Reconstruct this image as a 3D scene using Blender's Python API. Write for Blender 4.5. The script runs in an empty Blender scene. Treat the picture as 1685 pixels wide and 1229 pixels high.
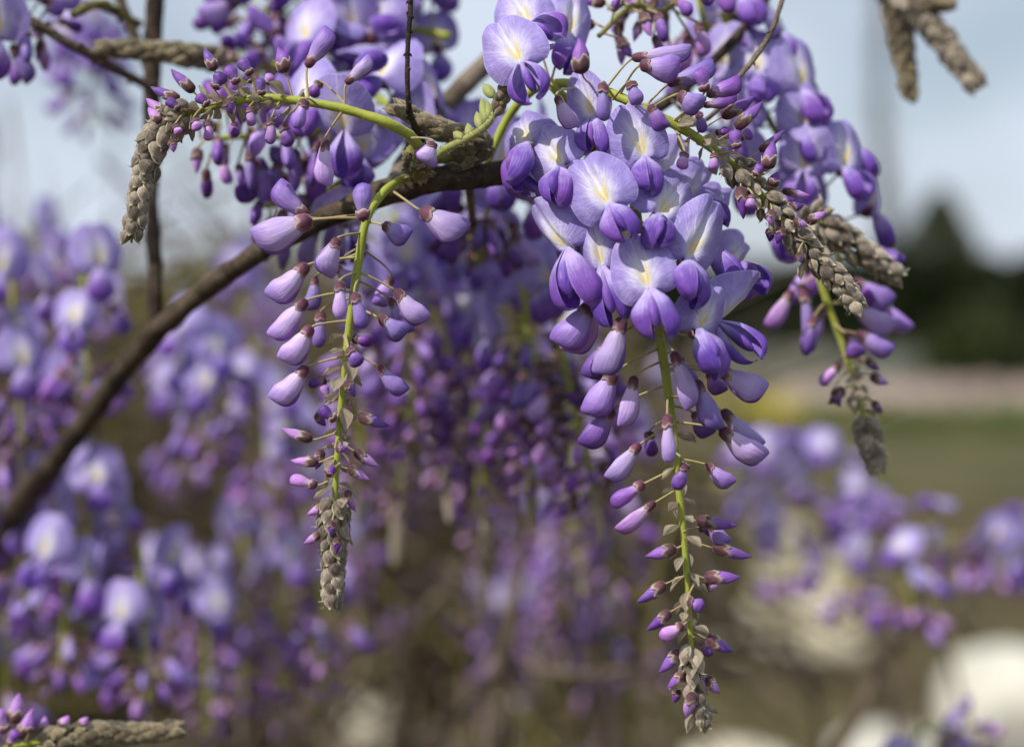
import bpy, math, random
import numpy as np
from mathutils import Vector, Matrix, noise

R = math.radians
scene = bpy.context.scene
col = scene.collection

# ------------------------------------------------------------------ camera
FOC, W0, H0 = 0.5, 1685.0, 1229.0
LENS = 55.0
F = LENS / 36.0 * W0
PITCH = R(1.21)
CAM = Vector((0, 0, 1.5))
FWD = Vector((0, math.cos(PITCH), -math.sin(PITCH)))
UP = Vector((0, math.sin(PITCH), math.cos(PITCH)))
RT = Vector((1, 0, 0))
cd = bpy.data.cameras.new('camera')
cam = bpy.data.objects.new('camera', cd)
col.objects.link(cam)
cam.location = CAM
cam.rotation_euler = (R(90) - PITCH, 0, 0)
cd.lens = LENS
cd.sensor_width = 36.0
cd.clip_start = 0.02
cd.clip_end = 2000
cd.dof.use_dof = True
cd.dof.focus_distance = FOC - 0.004
cd.dof.aperture_fstop = 4.0
cd.dof.aperture_blades = 0
scene.camera = cam

# ------------------------------------------------------------------ sky, sun, exposure
SUN_DIR = Vector((-0.56, -0.44, 0.74)).normalized()      # from the plant towards the sun
world = bpy.data.worlds.new('World')
scene.world = world
world.use_nodes = True
wt = world.node_tree
for n in list(wt.nodes):
    wt.nodes.remove(n)
w_out = wt.nodes.new('ShaderNodeOutputWorld')
w_bg = wt.nodes.new('ShaderNodeBackground')
w_sky = wt.nodes.new('ShaderNodeTexSky')
w_sky.sky_type = 'NISHITA'
w_sky.sun_disc = False
w_sky.sun_elevation = math.asin(SUN_DIR.z)
w_sky.sun_rotation = math.atan2(SUN_DIR.x, SUN_DIR.y)
w_sky.air_density = 1.2
w_sky.dust_density = 2.0
w_tc = wt.nodes.new('ShaderNodeTexCoord')
w_map = wt.nodes.new('ShaderNodeMapping')
w_map.inputs['Scale'].default_value = (1, 1, 2.2)
w_noise = wt.nodes.new('ShaderNodeTexNoise')
w_noise.inputs['Scale'].default_value = 3.2
w_noise.inputs['Detail'].default_value = 4
w_ramp = wt.nodes.new('ShaderNodeValToRGB')
w_ramp.color_ramp.elements[0].position = 0.34
w_ramp.color_ramp.elements[0].color = (0.35, 0.35, 0.35, 1)
w_ramp.color_ramp.elements[1].position = 0.6
w_ramp.color_ramp.elements[1].color = (0.95, 0.95, 0.95, 1)
w_mix = wt.nodes.new('ShaderNodeMix')
w_mix.data_type = 'RGBA'
w_mix.inputs[7].default_value = (7.1, 7.9, 9.2, 1)      # thin bright cloud
wt.links.new(w_tc.outputs['Generated'], w_map.inputs['Vector'])
wt.links.new(w_map.outputs[0], w_noise.inputs['Vector'])
wt.links.new(w_noise.outputs['Fac'], w_ramp.inputs[0])
wt.links.new(w_ramp.outputs[0], w_mix.inputs[0])
wt.links.new(w_sky.outputs[0], w_mix.inputs[6])
wt.links.new(w_mix.outputs[2], w_bg.inputs['Color'])
w_bg.inputs['Strength'].default_value = 0.1
wt.links.new(w_bg.outputs[0], w_out.inputs[0])

sl = bpy.data.lights.new('sun', 'SUN')
sl.energy = 5.0
sl.angle = R(0.6)
sl.color = (1.0, 0.95, 0.87)
sun = bpy.data.objects.new('sun', sl)
col.objects.link(sun)
sun.rotation_euler = SUN_DIR.to_track_quat('Z', 'Y').to_euler()
sun.location = (-2, -2, 5)

scene.view_settings.view_transform = 'Standard'
scene.view_settings.look = 'None'
scene.view_settings.exposure = 0.0
scene.view_settings.gamma = 1.0
scene.cycles.use_denoising = True
scene.cycles.max_bounces = 8
scene.cycles.transparent_max_bounces = 4
scene.cycles.sample_clamp_indirect = 6

# ------------------------------------------------------------------ pixel -> point
def P(px, py, dz=0.0):
    d = FOC + dz / 1000.0
    return CAM + RT * ((px - W0 / 2) / F * d) + UP * (-(py - H0 / 2) / F * d) + FWD * d

def PX(px, dz=0.0):
    """length of px photo pixels at that depth, in metres"""
    return px / F * (FOC + dz / 1000.0)

def ground(px, py):
    d = RT * ((px - W0 / 2) / F) + UP * (-(py - H0 / 2) / F) + FWD
    return CAM + d * (-CAM.z / d.z)

# ------------------------------------------------------------------ materials
class NT:
    def __init__(s, name):
        s.m = bpy.data.materials.new(name)
        s.m.use_nodes = True
        s.t = s.m.node_tree
        for n in list(s.t.nodes):
            s.t.nodes.remove(n)
        s.out = s.t.nodes.new('ShaderNodeOutputMaterial')
    def set(s, sock, v):
        if isinstance(v, bpy.types.NodeSocket):
            s.t.links.new(v, sock)
        elif v is not None:
            if sock.type == 'RGBA' and len(v) == 3:
                v = (*v, 1)
            sock.default_value = v
    def node(s, typ, **kw):
        n = s.t.nodes.new(typ)
        for k, v in kw.items():
            setattr(n, k, v)
        return n
    def math(s, op, a, b=0.0, c=0.0, clamp=False):
        n = s.node('ShaderNodeMath', operation=op, use_clamp=clamp)
        s.set(n.inputs[0], a); s.set(n.inputs[1], b); s.set(n.inputs[2], c)
        return n.outputs[0]
    def step(s, x, lo, hi):
        n = s.node('ShaderNodeMapRange', interpolation_type='SMOOTHSTEP')
        s.set(n.inputs[0], x); n.inputs[1].default_value = lo; n.inputs[2].default_value = hi
        n.inputs[3].default_value = 0.0; n.inputs[4].default_value = 1.0
        return n.outputs[0]
    def mix(s, f, a, b, blend='MIX'):
        n = s.node('ShaderNodeMix', data_type='RGBA', blend_type=blend)
        s.set(n.inputs[0], f); s.set(n.inputs[6], a); s.set(n.inputs[7], b)
        return n.outputs[2]
    def noise(s, scale, detail=3.0, vec=None, rough=0.55, dist=0.0):
        n = s.node('ShaderNodeTexNoise')
        n.inputs['Scale'].default_value = scale
        n.inputs['Detail'].default_value = detail
        n.inputs['Roughness'].default_value = rough
        n.inputs['Distortion'].default_value = dist
        if vec is not None:
            s.t.links.new(vec, n.inputs['Vector'])
        return n.outputs['Fac']
    def objco(s):
        return s.node('ShaderNodeTexCoord').outputs['Object']
    def world(s):
        return s.node('ShaderNodeNewGeometry').outputs['Position']
    def uv(s, name):
        n = s.node('ShaderNodeUVMap'); n.uv_map = name
        x = s.node('ShaderNodeSeparateXYZ')
        s.t.links.new(n.outputs[0], x.inputs[0])
        return x.outputs[0], x.outputs[1], n.outputs[0]
    def comb(s, x, y, z=0.0):
        n = s.node('ShaderNodeCombineXYZ')
        s.set(n.inputs[0], x); s.set(n.inputs[1], y); s.set(n.inputs[2], z)
        return n.outputs[0]
    def rnd(s):
        return s.node('ShaderNodeObjectInfo').outputs['Random']
    def bump(s, h, strength=0.3, dist=0.001):
        n = s.node('ShaderNodeBump')
        n.inputs['Strength'].default_value = strength
        n.inputs['Distance'].default_value = dist
        s.set(n.inputs['Height'], h)
        return n.outputs[0]
    def hsv(s, c, h=0.5, sat=1.0, v=1.0):
        n = s.node('ShaderNodeHueSaturation')
        s.set(n.inputs['Hue'], h); s.set(n.inputs['Saturation'], sat); s.set(n.inputs['Value'], v)
        s.set(n.inputs['Color'], c)
        return n.outputs[0]
    def surf(s, colr, rough=0.5, spec=0.3, normal=None, trans=0.0, tcol=None, sheen=0.0, sheen_tint=None):
        b = s.node('ShaderNodeBsdfPrincipled')
        s.set(b.inputs['Base Color'], colr)
        s.set(b.inputs['Roughness'], rough)
        b.inputs['Specular IOR Level'].default_value = spec
        if sheen:
            b.inputs['Sheen Weight'].default_value = sheen
            b.inputs['Sheen Roughness'].default_value = 0.4
            if sheen_tint:
                b.inputs['Sheen Tint'].default_value = (*sheen_tint, 1)
        if normal is not None:
            s.set(b.inputs['Normal'], normal)
        sh = b.outputs[0]
        if trans:
            t = s.node('ShaderNodeBsdfTranslucent')
            s.set(t.inputs['Color'], tcol if tcol is not None else colr)
            if normal is not None:
                s.set(t.inputs['Normal'], normal)
            mx = s.node('ShaderNodeMixShader')
            mx.inputs[0].default_value = trans
            s.t.links.new(sh, mx.inputs[1]); s.t.links.new(t.outputs[0], mx.inputs[2])
            sh = mx.outputs[0]
        s.t.links.new(sh, s.out.inputs[0])
        return s.m

M = {}
def mat_banner(name):
    n = NT(name)
    u, r, uvv = n.uv('polar')                       # u: angle 0..1, r: 0 at the claw .. 1 at the rim
    th = n.math('ABSOLUTE', n.math('SUBTRACT', u, 0.5))     # 0 midline .. 0.5
    rnd = n.rnd()
    base = n.mix(rnd, (0.36, 0.29, 0.66), (0.46, 0.37, 0.73))
    cu, cv, cuv = n.uv('UVMap')
    mott = n.noise(1.0, 4, n.comb(n.math('MULTIPLY', cu, 5), n.math('MULTIPLY', cv, 5), n.math('MULTIPLY', rnd, 30)), 0.6)
    base = n.mix(n.math('MULTIPLY', n.step(mott, 0.38, 0.66), 0.6), base, (0.27, 0.20, 0.57))
    # paler low down, deeper toward the rim
    base = n.mix(n.math('MULTIPLY', n.step(r, 0.55, 1.0), 0.4), base, (0.29, 0.21, 0.60))
    vein = n.noise(1.0, 2, n.comb(n.math('MULTIPLY', u, 75), n.math('MULTIPLY', r, 2.2), rnd), dist=0.4)
    base = n.mix(n.math('MULTIPLY', n.step(vein, 0.45, 0.75), 0.30), base, (0.60, 0.54, 0.82))
    # white flare
    edge = n.math('ADD', r, n.math('MULTIPLY', th, 1.35))
    edge = n.math('ADD', edge, n.math('MULTIPLY', n.math('SUBTRACT', vein, 0.5), 0.8))
    white = n.math('SUBTRACT', 1.0, n.step(edge, 0.34, 0.98))
    base = n.mix(n.math('MULTIPLY', white, 0.85), base, (0.84, 0.83, 0.86))
    # two yellow eyes beside the midline
    ye = n.math('MULTIPLY', n.math('SUBTRACT', 1.0, n.step(n.math('ADD', r, n.math('MULTIPLY', n.math('SUBTRACT', vein, 0.5), 0.55)), 0.10, 0.46)),
                n.math('MULTIPLY', n.step(th, 0.004, 0.045), n.math('SUBTRACT', 1.0, n.step(th, 0.07, 0.19))))
    ye = n.math('MULTIPLY', ye, n.step(r, 0.03, 0.12))
    base = n.mix(n.math('MULTIPLY', ye, 0.95), base, (0.84, 0.66, 0.06))
    # pale midline and rim line
    mid = n.math('MULTIPLY', n.math('SUBTRACT', 1.0, n.step(n.math('MULTIPLY', th, r), 0.003, 0.008)), n.step(r, 0.3, 0.6))
    base = n.mix(n.math('MULTIPLY', mid, 0.45), base, (0.72, 0.66, 0.85))
    rim = n.step(r, 0.975, 1.0)
    base = n.mix(n.math('MULTIPLY', rim, 0.5), base, (0.74, 0.68, 0.9))
    h = n.math('ADD', n.math('MULTIPLY', vein, 0.5), n.math('MULTIPLY', mott, 1.1))
    return n.surf(base, 0.45, 0.35, n.bump(h, 0.5, 0.0010), trans=0.3)

def mat_wing(name):
    n = NT(name)
    u, v, uvv = n.uv('UVMap')
    rnd = n.rnd()
    vein = n.noise(1.0, 2, n.comb(n.math('MULTIPLY', u, 34), n.math('MULTIPLY', v, 2.5), rnd), dist=0.5)
    tip = n.mix(rnd, (0.145, 0.065, 0.44), (0.23, 0.085, 0.47))
    base = n.mix(n.step(n.math('ADD', v, n.math('MULTIPLY', n.math('SUBTRACT', vein, 0.5), 0.3)), 0.1, 0.72), (0.56, 0.47, 0.82), tip)
    base = n.mix(n.math('MULTIPLY', n.step(vein, 0.5, 0.75), 0.25), base, (0.5, 0.36, 0.78))
    rim = n.math('MAXIMUM', n.step(v, 0.965, 1.0), n.math('SUBTRACT', 1.0, n.step(u, 0.0, 0.03)))
    base = n.mix(n.math('MULTIPLY', rim, 0.3), base, (0.6, 0.5, 0.86))
    wr = n.noise(1.0, 3, n.comb(n.math('MULTIPLY', u, 4), n.math('MULTIPLY', v, 3), n.math('MULTIPLY', rnd, 30)), 0.6)
    base = n.mix(n.math('MULTIPLY', n.step(wr, 0.4, 0.68), 0.45), base, n.mix(rnd, (0.09, 0.04, 0.34), (0.18, 0.045, 0.35)))
    return n.surf(base, 0.45, 0.35, n.bump(n.math('ADD', n.math('MULTIPLY', vein, .6), wr), 0.5, 0.0010), trans=0.22)

def mat_bud(name, c0, c1, c2, trans=0.12):
    """c0 near the calyx, c1 body, c2 tip and edges"""
    n = NT(name)
    u, v, uvv = n.uv('UVMap')
    rnd = n.rnd()
    vein = n.noise(1.0, 2, n.comb(n.math('MULTIPLY', u, 30), n.math('MULTIPLY', v, 2.4), n.math('MULTIPLY', rnd, 9)), dist=0.4)
    blot = n.noise(1.0, 4, n.comb(n.math('MULTIPLY', n.math('ABSOLUTE', n.math('SUBTRACT', u, 0.5)), 7), n.math('MULTIPLY', v, 4), n.math('MULTIPLY', rnd, 30)), 0.6)
    base = n.mix(n.step(v, 0.08, 0.5), c0, c1)
    base = n.mix(n.math('MULTIPLY', n.step(n.math('ADD', v, n.math('MULTIPLY', n.math('SUBTRACT', blot, 0.5), 0.5)), 0.55, 1.0), 0.75), base, c2)
    base = n.mix(n.math('MULTIPLY', n.step(vein, 0.48, 0.75), 0.28), base, c2)
    # the dorsal fold and the ventral slit
    e = n.math('ABSOLUTE', n.math('SUBTRACT', n.math('ABSOLUTE', n.math('SUBTRACT', u, 0.5)), 0.25))
    slit = n.step(e, 0.225, 0.246)
    base = n.mix(n.math('MULTIPLY', slit, 0.35), base, c0)
    base = n.hsv(base, n.math('ADD', 0.487, n.math('MULTIPLY', rnd, 0.026)), 1.0, n.math('ADD', 0.8, n.math('MULTIPLY', rnd, 0.32)))
    h = n.math('ADD', n.math('MULTIPLY', vein, 0.6), n.math('MULTIPLY', blot, 0.5))
    return n.surf(base, 0.45, 0.32, n.bump(h, 0.45, 0.0008), trans=trans, sheen=0.06, sheen_tint=(0.95, 0.85, 1))

def mat_calyx(name, dark, mid, rim):
    n = NT(name)
    u, v, uvv = n.uv('UVMap')
    rnd = n.rnd()
    g = n.noise(1.0, 3, n.comb(n.math('MULTIPLY', n.math('ABSOLUTE', n.math('SUBTRACT', u, 0.5)), 16), n.math('MULTIPLY', v, 5), n.math('MULTIPLY', rnd, 30)), 0.7)
    t = n.math('ADD', v, n.math('MULTIPLY', n.math('SUBTRACT', g, 0.5), 0.35))
    base = n.mix(n.step(t, 0.1, 0.6), dark, mid)
    base = n.mix(n.step(t, 0.62, 0.98), base, rim)
    base = n.hsv(base, 0.5, 1.0, n.math('ADD', 0.75, n.math('MULTIPLY', rnd, 0.5)))
    return n.surf(base, 0.62, 0.25, n.bump(g, 0.5, 0.0004), sheen=0.5, sheen_tint=(0.9, 0.82, 0.75))

def mat_scale(name, dark, body, edge):
    n = NT(name)
    u, v, uvv = n.uv('UVMap')
    rnd = n.rnd()
    g = n.noise(1.0, 4, n.comb(n.math('MULTIPLY', n.math('ABSOLUTE', n.math('SUBTRACT', u, 0.5)), 9), n.math('MULTIPLY', v, 4), n.math('MULTIPLY', rnd, 40)), 0.7)
    fib = n.noise(1.0, 3, n.comb(n.math('MULTIPLY', u, 60), n.math('MULTIPLY', v, 4), n.math('MULTIPLY', rnd, 7)), 0.7)
    side = n.math('ABSOLUTE', n.math('SUBTRACT', n.math('ABSOLUTE', n.math('SUBTRACT', u, 0.5)), 0.25))  # .25 at the lateral edges
    base = n.mix(n.step(n.math('ADD', g, n.math('MULTIPLY', rnd, 0.3)), 0.35, 0.85), dark, body)
    base = n.mix(n.math('MULTIPLY', n.step(fib, 0.55, 0.75), 0.5), base, edge)
    base = n.mix(n.math('MULTIPLY', n.math('MAXIMUM', n.step(side, 0.205, 0.25), n.step(v, 0.78, 1.0)), 0.8), base, edge)
    base = n.hsv(base, 0.5, 1.0, n.math('ADD', 0.72, n.math('MULTIPLY', rnd, 0.6)))
    return n.surf(base, 0.7, 0.2, n.bump(n.math('ADD', fib, g), 0.7, 0.0005), sheen=0.5, sheen_tint=(0.95, 0.92, 0.85))

def mat_bract(name, a, b):
    n = NT(name)
    u, v, uvv = n.uv('UVMap')
    rnd = n.rnd()
    fib = n.noise(1.0, 3, n.comb(n.math('MULTIPLY', u, 26), n.math('MULTIPLY', v, 2), n.math('MULTIPLY', rnd, 7)))
    base = n.mix(n.step(fib, 0.35, 0.7), a, b)
    return n.surf(base, 0.6, 0.25, n.bump(fib, 0.5, 0.0005), trans=0.4, sheen=0.4, sheen_tint=(0.95, 0.9, 0.8))

def mat_stem(name, a, b, patch, bump=0.3, spec=0.3):
    n = NT(name)
    rnd = n.rnd()
    co = n.world()
    g = n.noise(110, 3, co)
    f = n.noise(1300, 2, co)
    base = n.mix(n.math('ADD', n.math('MULTIPLY', rnd, 0.7), n.math('MULTIPLY', g, 0.3)), a, b)
    base = n.mix(n.math('MULTIPLY', n.step(g, 0.52, 0.72), 0.55), base, patch)
    return n.surf(base, 0.55, spec, n.bump(n.math('ADD', f, g), bump, 0.0004), sheen=0.4, sheen_tint=(0.95, 0.95, 0.75))

def mat_bark(name, a, b, c, scale=60):
    n = NT(name)
    co = n.world()
    m1 = n.node('ShaderNodeMapping'); n.set(m1.inputs['Vector'], co)
    m1.inputs['Scale'].default_value = (1, 1, 1)
    g = n.noise(scale, 6, m1.outputs[0], 0.7, 0.8)
    f = n.noise(scale * 7, 4, co, 0.7)
    base = n.mix(n.step(g, 0.36, 0.62), a, b)
    base = n.mix(n.step(f, 0.55, 0.78), base, c)
    return n.surf(base, 0.85, 0.15, n.bump(n.math('ADD', g, n.math('MULTIPLY', f, 0.5)), 0.9, 0.003))

def mat_plain(name, a, b, scale, rough=0.8, trans=0.0, spec=0.2, bump=0.0, dist=0.01, detail=4):
    n = NT(name)
    g = n.noise(scale, detail, n.world(), 0.6)
    rnd = n.rnd()
    base = n.mix(n.step(g, 0.32, 0.68), a, b)
    base = n.hsv(base, 0.5, 1.0, n.math('ADD', 0.85, n.math('MULTIPLY', rnd, 0.3)))
    return n.surf(base, rough, spec, n.bump(g, bump, dist) if bump else None, trans=trans)

M['banner'] = mat_banner('banner_petal')
M['wing'] = mat_wing('wing_petal')
M['bud_pale'] = mat_bud('bud_pale', (0.62, 0.49, 0.74), (0.53, 0.385, 0.74), (0.29, 0.165, 0.56), 0.18)
M['bud_lilac'] = mat_bud('bud_lilac', (0.46, 0.34, 0.68), (0.34, 0.22, 0.60), (0.17, 0.08, 0.42), 0.15)
M['bud_violet'] = mat_bud('bud_violet', (0.40, 0.25, 0.56), (0.235, 0.10, 0.43), (0.11, 0.035, 0.27), 0.1)
M['bud_dark'] = mat_bud('bud_dark', (0.30, 0.16, 0.36), (0.15, 0.045, 0.30), (0.07, 0.02, 0.17), 0.06)
M['bud_pink'] = mat_bud('bud_pink', (0.66, 0.48, 0.66), (0.52, 0.27, 0.66), (0.34, 0.12, 0.5), 0.15)
M['calyx'] = mat_calyx('calyx_maroon', (0.075, 0.02, 0.04), (0.15, 0.05, 0.085), (0.40, 0.30, 0.27))
M['calyx_dark'] = mat_calyx('calyx_brown', (0.06, 0.018, 0.03), (0.115, 0.05, 0.055), (0.36, 0.29, 0.22))
M['scale'] = mat_scale('scale_grey', (0.085, 0.06, 0.05), (0.30, 0.25, 0.19), (0.70, 0.63, 0.42))
M['scale_brown'] = mat_scale('scale_brown', (0.06, 0.045, 0.025), (0.19, 0.15, 0.085), (0.42, 0.36, 0.20))
M['bract'] = mat_bract('papery_bract', (0.30, 0.24, 0.18), (0.52, 0.46, 0.35))
M['rachis'] = mat_stem('rachis_green', (0.27, 0.31, 0.035), (0.36, 0.38, 0.05), (0.22, 0.33, 0.03))
M['rachis_olive'] = mat_stem('rachis_olive', (0.16, 0.15, 0.04), (0.22, 0.20, 0.05), (0.15, 0.10, 0.05))
M['pedicel'] = mat_stem('pedicel', (0.30, 0.20, 0.12), (0.36, 0.32, 0.12), (0.20, 0.08, 0.07))
M['bark'] = mat_bark('bark_dark', (0.035, 0.024, 0.018), (0.10, 0.075, 0.052), (0.20, 0.16, 0.11))
M['bark_pale'] = mat_bark('bark_pale', (0.10, 0.075, 0.055), (0.22, 0.175, 0.13), (0.32, 0.27, 0.2))
M['twig'] = mat_bark('twig_dark', (0.03, 0.022, 0.018), (0.075, 0.055, 0.04), (0.16, 0.13, 0.1), 200)
M['moss'] = mat_plain('mossy_bark', (0.07, 0.06, 0.02), (0.24, 0.21, 0.06), 240, 0.9, bump=0.8, dist=0.002)
M['shoot'] = mat_stem('woolly_shoot', (0.22, 0.26, 0.06), (0.26, 0.28, 0.08), (0.34, 0.32, 0.16), 0.6)

# ------------------------------------------------------------------ mesh helpers
def mesh_from(name, verts, faces, mats, uv=None, polar=None, fmat=None, smooth=True):
    me = bpy.data.meshes.new(name)
    me.from_pydata([tuple(v) for v in verts], [], faces)
    for m in mats:
        me.materials.append(m)
    if uv is not None or polar is not None:
        li = np.empty(len(me.loops), dtype=np.int32)
        me.loops.foreach_get('vertex_index', li)
        for nm, arr in (('UVMap', uv), ('polar', polar)):
            if arr is not None:
                l = me.uv_layers.new(name=nm)
                l.data.foreach_set('uv', np.asarray(arr, dtype=np.float32)[li].ravel())
    if fmat is not None:
        me.polygons.foreach_set('material_index', fmat)
    me.polygons.foreach_set('use_smooth', [smooth] * len(me.polygons))
    me.update()
    return me

class Geo:
    """collects several shapes into one mesh"""
    def __init__(s):
        s.v, s.f, s.uv, s.po, s.fm = [], [], [], [], []
    def add(s, g, mi=0, mat=None):
        v, f, uv, po = g
        o = len(s.v)
        if mat is not None:
            v = [mat @ Vector(p) for p in v]
        s.v += [tuple(p) for p in v]
        s.f += [tuple(i + o for i in q) for q in f]
        s.uv += list(uv)
        s.po += list(po if po is not None else uv)
        s.fm += [mi] * len(f)
        return s
    def mesh(s, name, mats, smooth=True):
        return mesh_from(name, s.v, s.f, mats, s.uv, s.po, s.fm, smooth)

def sp(y, ys, vs):
    """monotone-ish cubic through the points"""
    k = 0
    while k < len(ys) - 2 and y > ys[k + 1]:
        k += 1
    h = ys[k + 1] - ys[k]
    def tan(i):
        if i == 0: return (vs[1] - vs[0]) / (ys[1] - ys[0])
        if i == len(ys) - 1: return (vs[-1] - vs[-2]) / (ys[-1] - ys[-2])
        return (vs[i + 1] - vs[i - 1]) / (ys[i + 1] - ys[i - 1])
    t = (y - ys[k]) / h
    a, b, m0, m1 = vs[k], vs[k + 1], tan(k) * h, tan(k + 1) * h
    return (2*t**3-3*t*t+1)*a + (t**3-2*t*t+t)*m0 + (-2*t**3+3*t*t)*b + (t**3-t*t)*m1

def grid_faces(nr, nc, wrap=False):
    f = []
    for i in range(nr - 1):
        for j in range(nc if wrap else nc - 1):
            k = (j + 1) % nc
            f.append((i * nc + j, i * nc + k, (i + 1) * nc + k, (i + 1) * nc + j))
    return f

def g_banner(nr=16, nt=41, fold=0.10, curl=0.20, back=0.12, seed=0, wav=0.02, crump=0.10, tuck=0.0):
    """fan-shaped standard petal: claw at 0, tip at y=1, faces +Z"""
    rg = random.Random(seed)
    ks = [0, 22, 45, 65, 85, 100, 112]
    rs = [0.95, 0.97, 0.92, 0.84, 0.71, 0.54, 0.30]
    ph = [rg.uniform(0, 6.28) for _ in range(4)]
    asym = rg.uniform(-0.07, 0.07)
    off = Vector((seed * 7.3, seed * 2.9, 1.7))
    v, uv, po = [], [], []
    for i in range(nr):
        r = (i / (nr - 1)) ** 0.85
        for j in range(nt):
            a = -1 + 2 * j / (nt - 1)
            th = a * 112
            Rm = sp(abs(th), ks, rs) * (1 + asym * a)
            Rm *= 1 + 0.018 * math.sin(5 * a + ph[0]) + 0.010 * math.sin(13 * a + ph[1]) + 0.02 * noise.noise(Vector((a * 4, seed, 0)))
            Rm -= 0.035 * math.exp(-(th / 6.0) ** 2)          # shallow notch on top
            x = r * Rm * math.sin(R(th)); y = r * Rm * math.cos(R(th))
            ax = abs(x)
            z = -curl * ax ** 2 * 1.6 - back * max(y, 0) ** 2
            z += fold * (1 - math.exp(-(ax / 0.10) ** 2)) * (0.4 + 0.6 * (1 - r)) * min(1, r * 3)
            z += wav * r * r * (math.sin(7 * a + ph[2]) + 0.6 * math.sin(15 * a + ph[3]))
            q = Vector((x * 2.2, y * 2.2, 0)) + off
            z += crump * r * noise.noise(q) + crump * .4 * r * noise.noise(q * 2.6)
            z -= 0.16 * max(0, r - 0.82) ** 1.3 * 2.2 * (0.6 + 0.6 * math.sin(2.3 * a + ph[1]))   # rim rolls back
            z -= 0.12 * max(0, abs(th) - 72) / 40 * r         # lower lobes roll back
            z += tuck * max(0, a) ** 2 * r
            v.append((x, y, z)); uv.append((x + 0.5, y)); po.append((0.5 + 0.5 * a, r))
    return v, grid_faces(nr, nt), uv, po

def g_wing(side=1, nr=15, nt=12, L=1.0, open_=0.0, seed=0):
    """one wing petal: claw at 0, runs along +Y, seam on the +Z side, bulges to x*side"""
    rg = random.Random(seed)
    off = Vector((seed * 4.1, 2.2, side))
    v, uv = [], []
    for i in range(nr):
        t0 = i / (nr - 1)
        y = 1 - (1 - t0) ** 1.7 if t0 > 0 else 0
        if y < 0.58:
            q = y / 0.58
            w = 0.06 + 0.32 * math.sin(q * math.pi / 2) ** 1.25
        else:
            w = 0.38 * max(0.0, 1 - ((y - 0.58) / 0.42) ** 2.9) ** 0.5
        for j in range(nt):
            t = j / (nt - 1)
            # the free front edge stands a little open toward the tip
            a = R(-6 + 186 * t) + open_ * (0.25 + 0.55 * y) * (1 - t)
            rr = w * (1 + 0.22 * noise.noise(Vector((t * 2.4, y * 2.4, 0)) + off))
            x = side * (rr * math.sin(a) * 0.98 + open_ * 0.30 * w + 0.012)
            z = rr * (0.50 if a < R(90) else 0.8) * math.cos(a) + 0.16 * y - 0.30 * y * y
            z += 0.05 * max(0, y - .75) * (1 - 2 * t)
            v.append((x, y * L + 0.04 * side * (0.5 - t) * y, z)); uv.append((t, y))
    return v, (grid_faces(nr, nt) if side > 0 else [q[::-1] for q in grid_faces(nr, nt)]), uv, None

def g_loft(ys, xl, xr, zs, n=14, zoff=None, rows=15, sharp=1.0, close=True, seed=0, rough=0.0, ease=1.0):
    """tube along +Y whose section spans x in [xl, xr] and z in [-zs, zs]"""
    v, uv = [], []
    off = Vector((seed * 5.7, seed * 1.3, 4))
    for i in range(rows):
        y = i / (rows - 1)
        y = 1 - (1 - y) ** ease
        a = sp(y, ys, xl); b = sp(y, ys, xr); h = max(sp(y, ys, zs), 0.004)
        zo = sp(y, ys, zoff) if zoff is not None else 0
        for j in range(n):
            p = 2 * math.pi * j / n
            c, s = math.cos(p), math.sin(p)
            k = 1 + rough * noise.noise(Vector((c * 1.2, y * 3, s * 1.2)) + off)
            v.append(((a + b) / 2 + (b - a) / 2 * c * k, y, zo + h * (abs(s) ** sharp) * (1 if s >= 0 else -1) * k))
            uv.append((j / n, y))
    f = grid_faces(rows, n, True)
    f = [q[::-1] for q in f]
    if close:
        f.append(tuple((rows - 1) * n + j for j in range(n))[::-1])
        f.append(tuple(range(n)))
    return v, f, uv, None

YS = [0, .1, .25, .45, .65, .8, .9, .96, 1]
def g_bud_big(rows=20, n=18, seed=0):
    rg = random.Random(seed)
    k = rg.uniform(-.05, .07)
    return g_loft(YS, [-.18, -.23, -.31, -.37, -.40 - k, -.40 - k, -.38 - k, -.35 - k, -.30 - k],
                  [.18, .25, .37, .49, .53, .47, .34, .16, -.20],
                  [.15, .19, .25, .31, .31, .25, .17, .10, .015], n, rows=rows, sharp=1.25, seed=seed, rough=.14, ease=1.35)
def g_bud_slim(rows=20, n=18, seed=0):
    return g_loft(YS, [-.19, -.24, -.32, -.42, -.47, -.43, -.34, -.24, -.06],
                  [.19, .24, .31, .41, .46, .44, .36, .26, .05],
                  [.17, .22, .30, .36, .36, .31, .23, .15, .02], n, rows=rows, sharp=1.15, seed=seed, rough=.16, ease=1.35)
def g_bud_point(rows=16, n=16, seed=0):
    rg = random.Random(seed)
    k = rg.uniform(-.1, .1)
    return g_loft(YS, [-.22, -.34, -.44, -.42 + k * .3, -.32 + k * .6, -.21 + k, -.13 + k, -.08 + k, -.03 + k],
                  [.22, .34, .46, .48 + k * .3, .40 + k * .6, .27 + k, .15 + k, .07 + k, .0 + k],
                  [.2, .31, .4, .38, .28, .18, .1, .05, .01], n, rows=rows, sharp=1.1, seed=seed, rough=.14)

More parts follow.
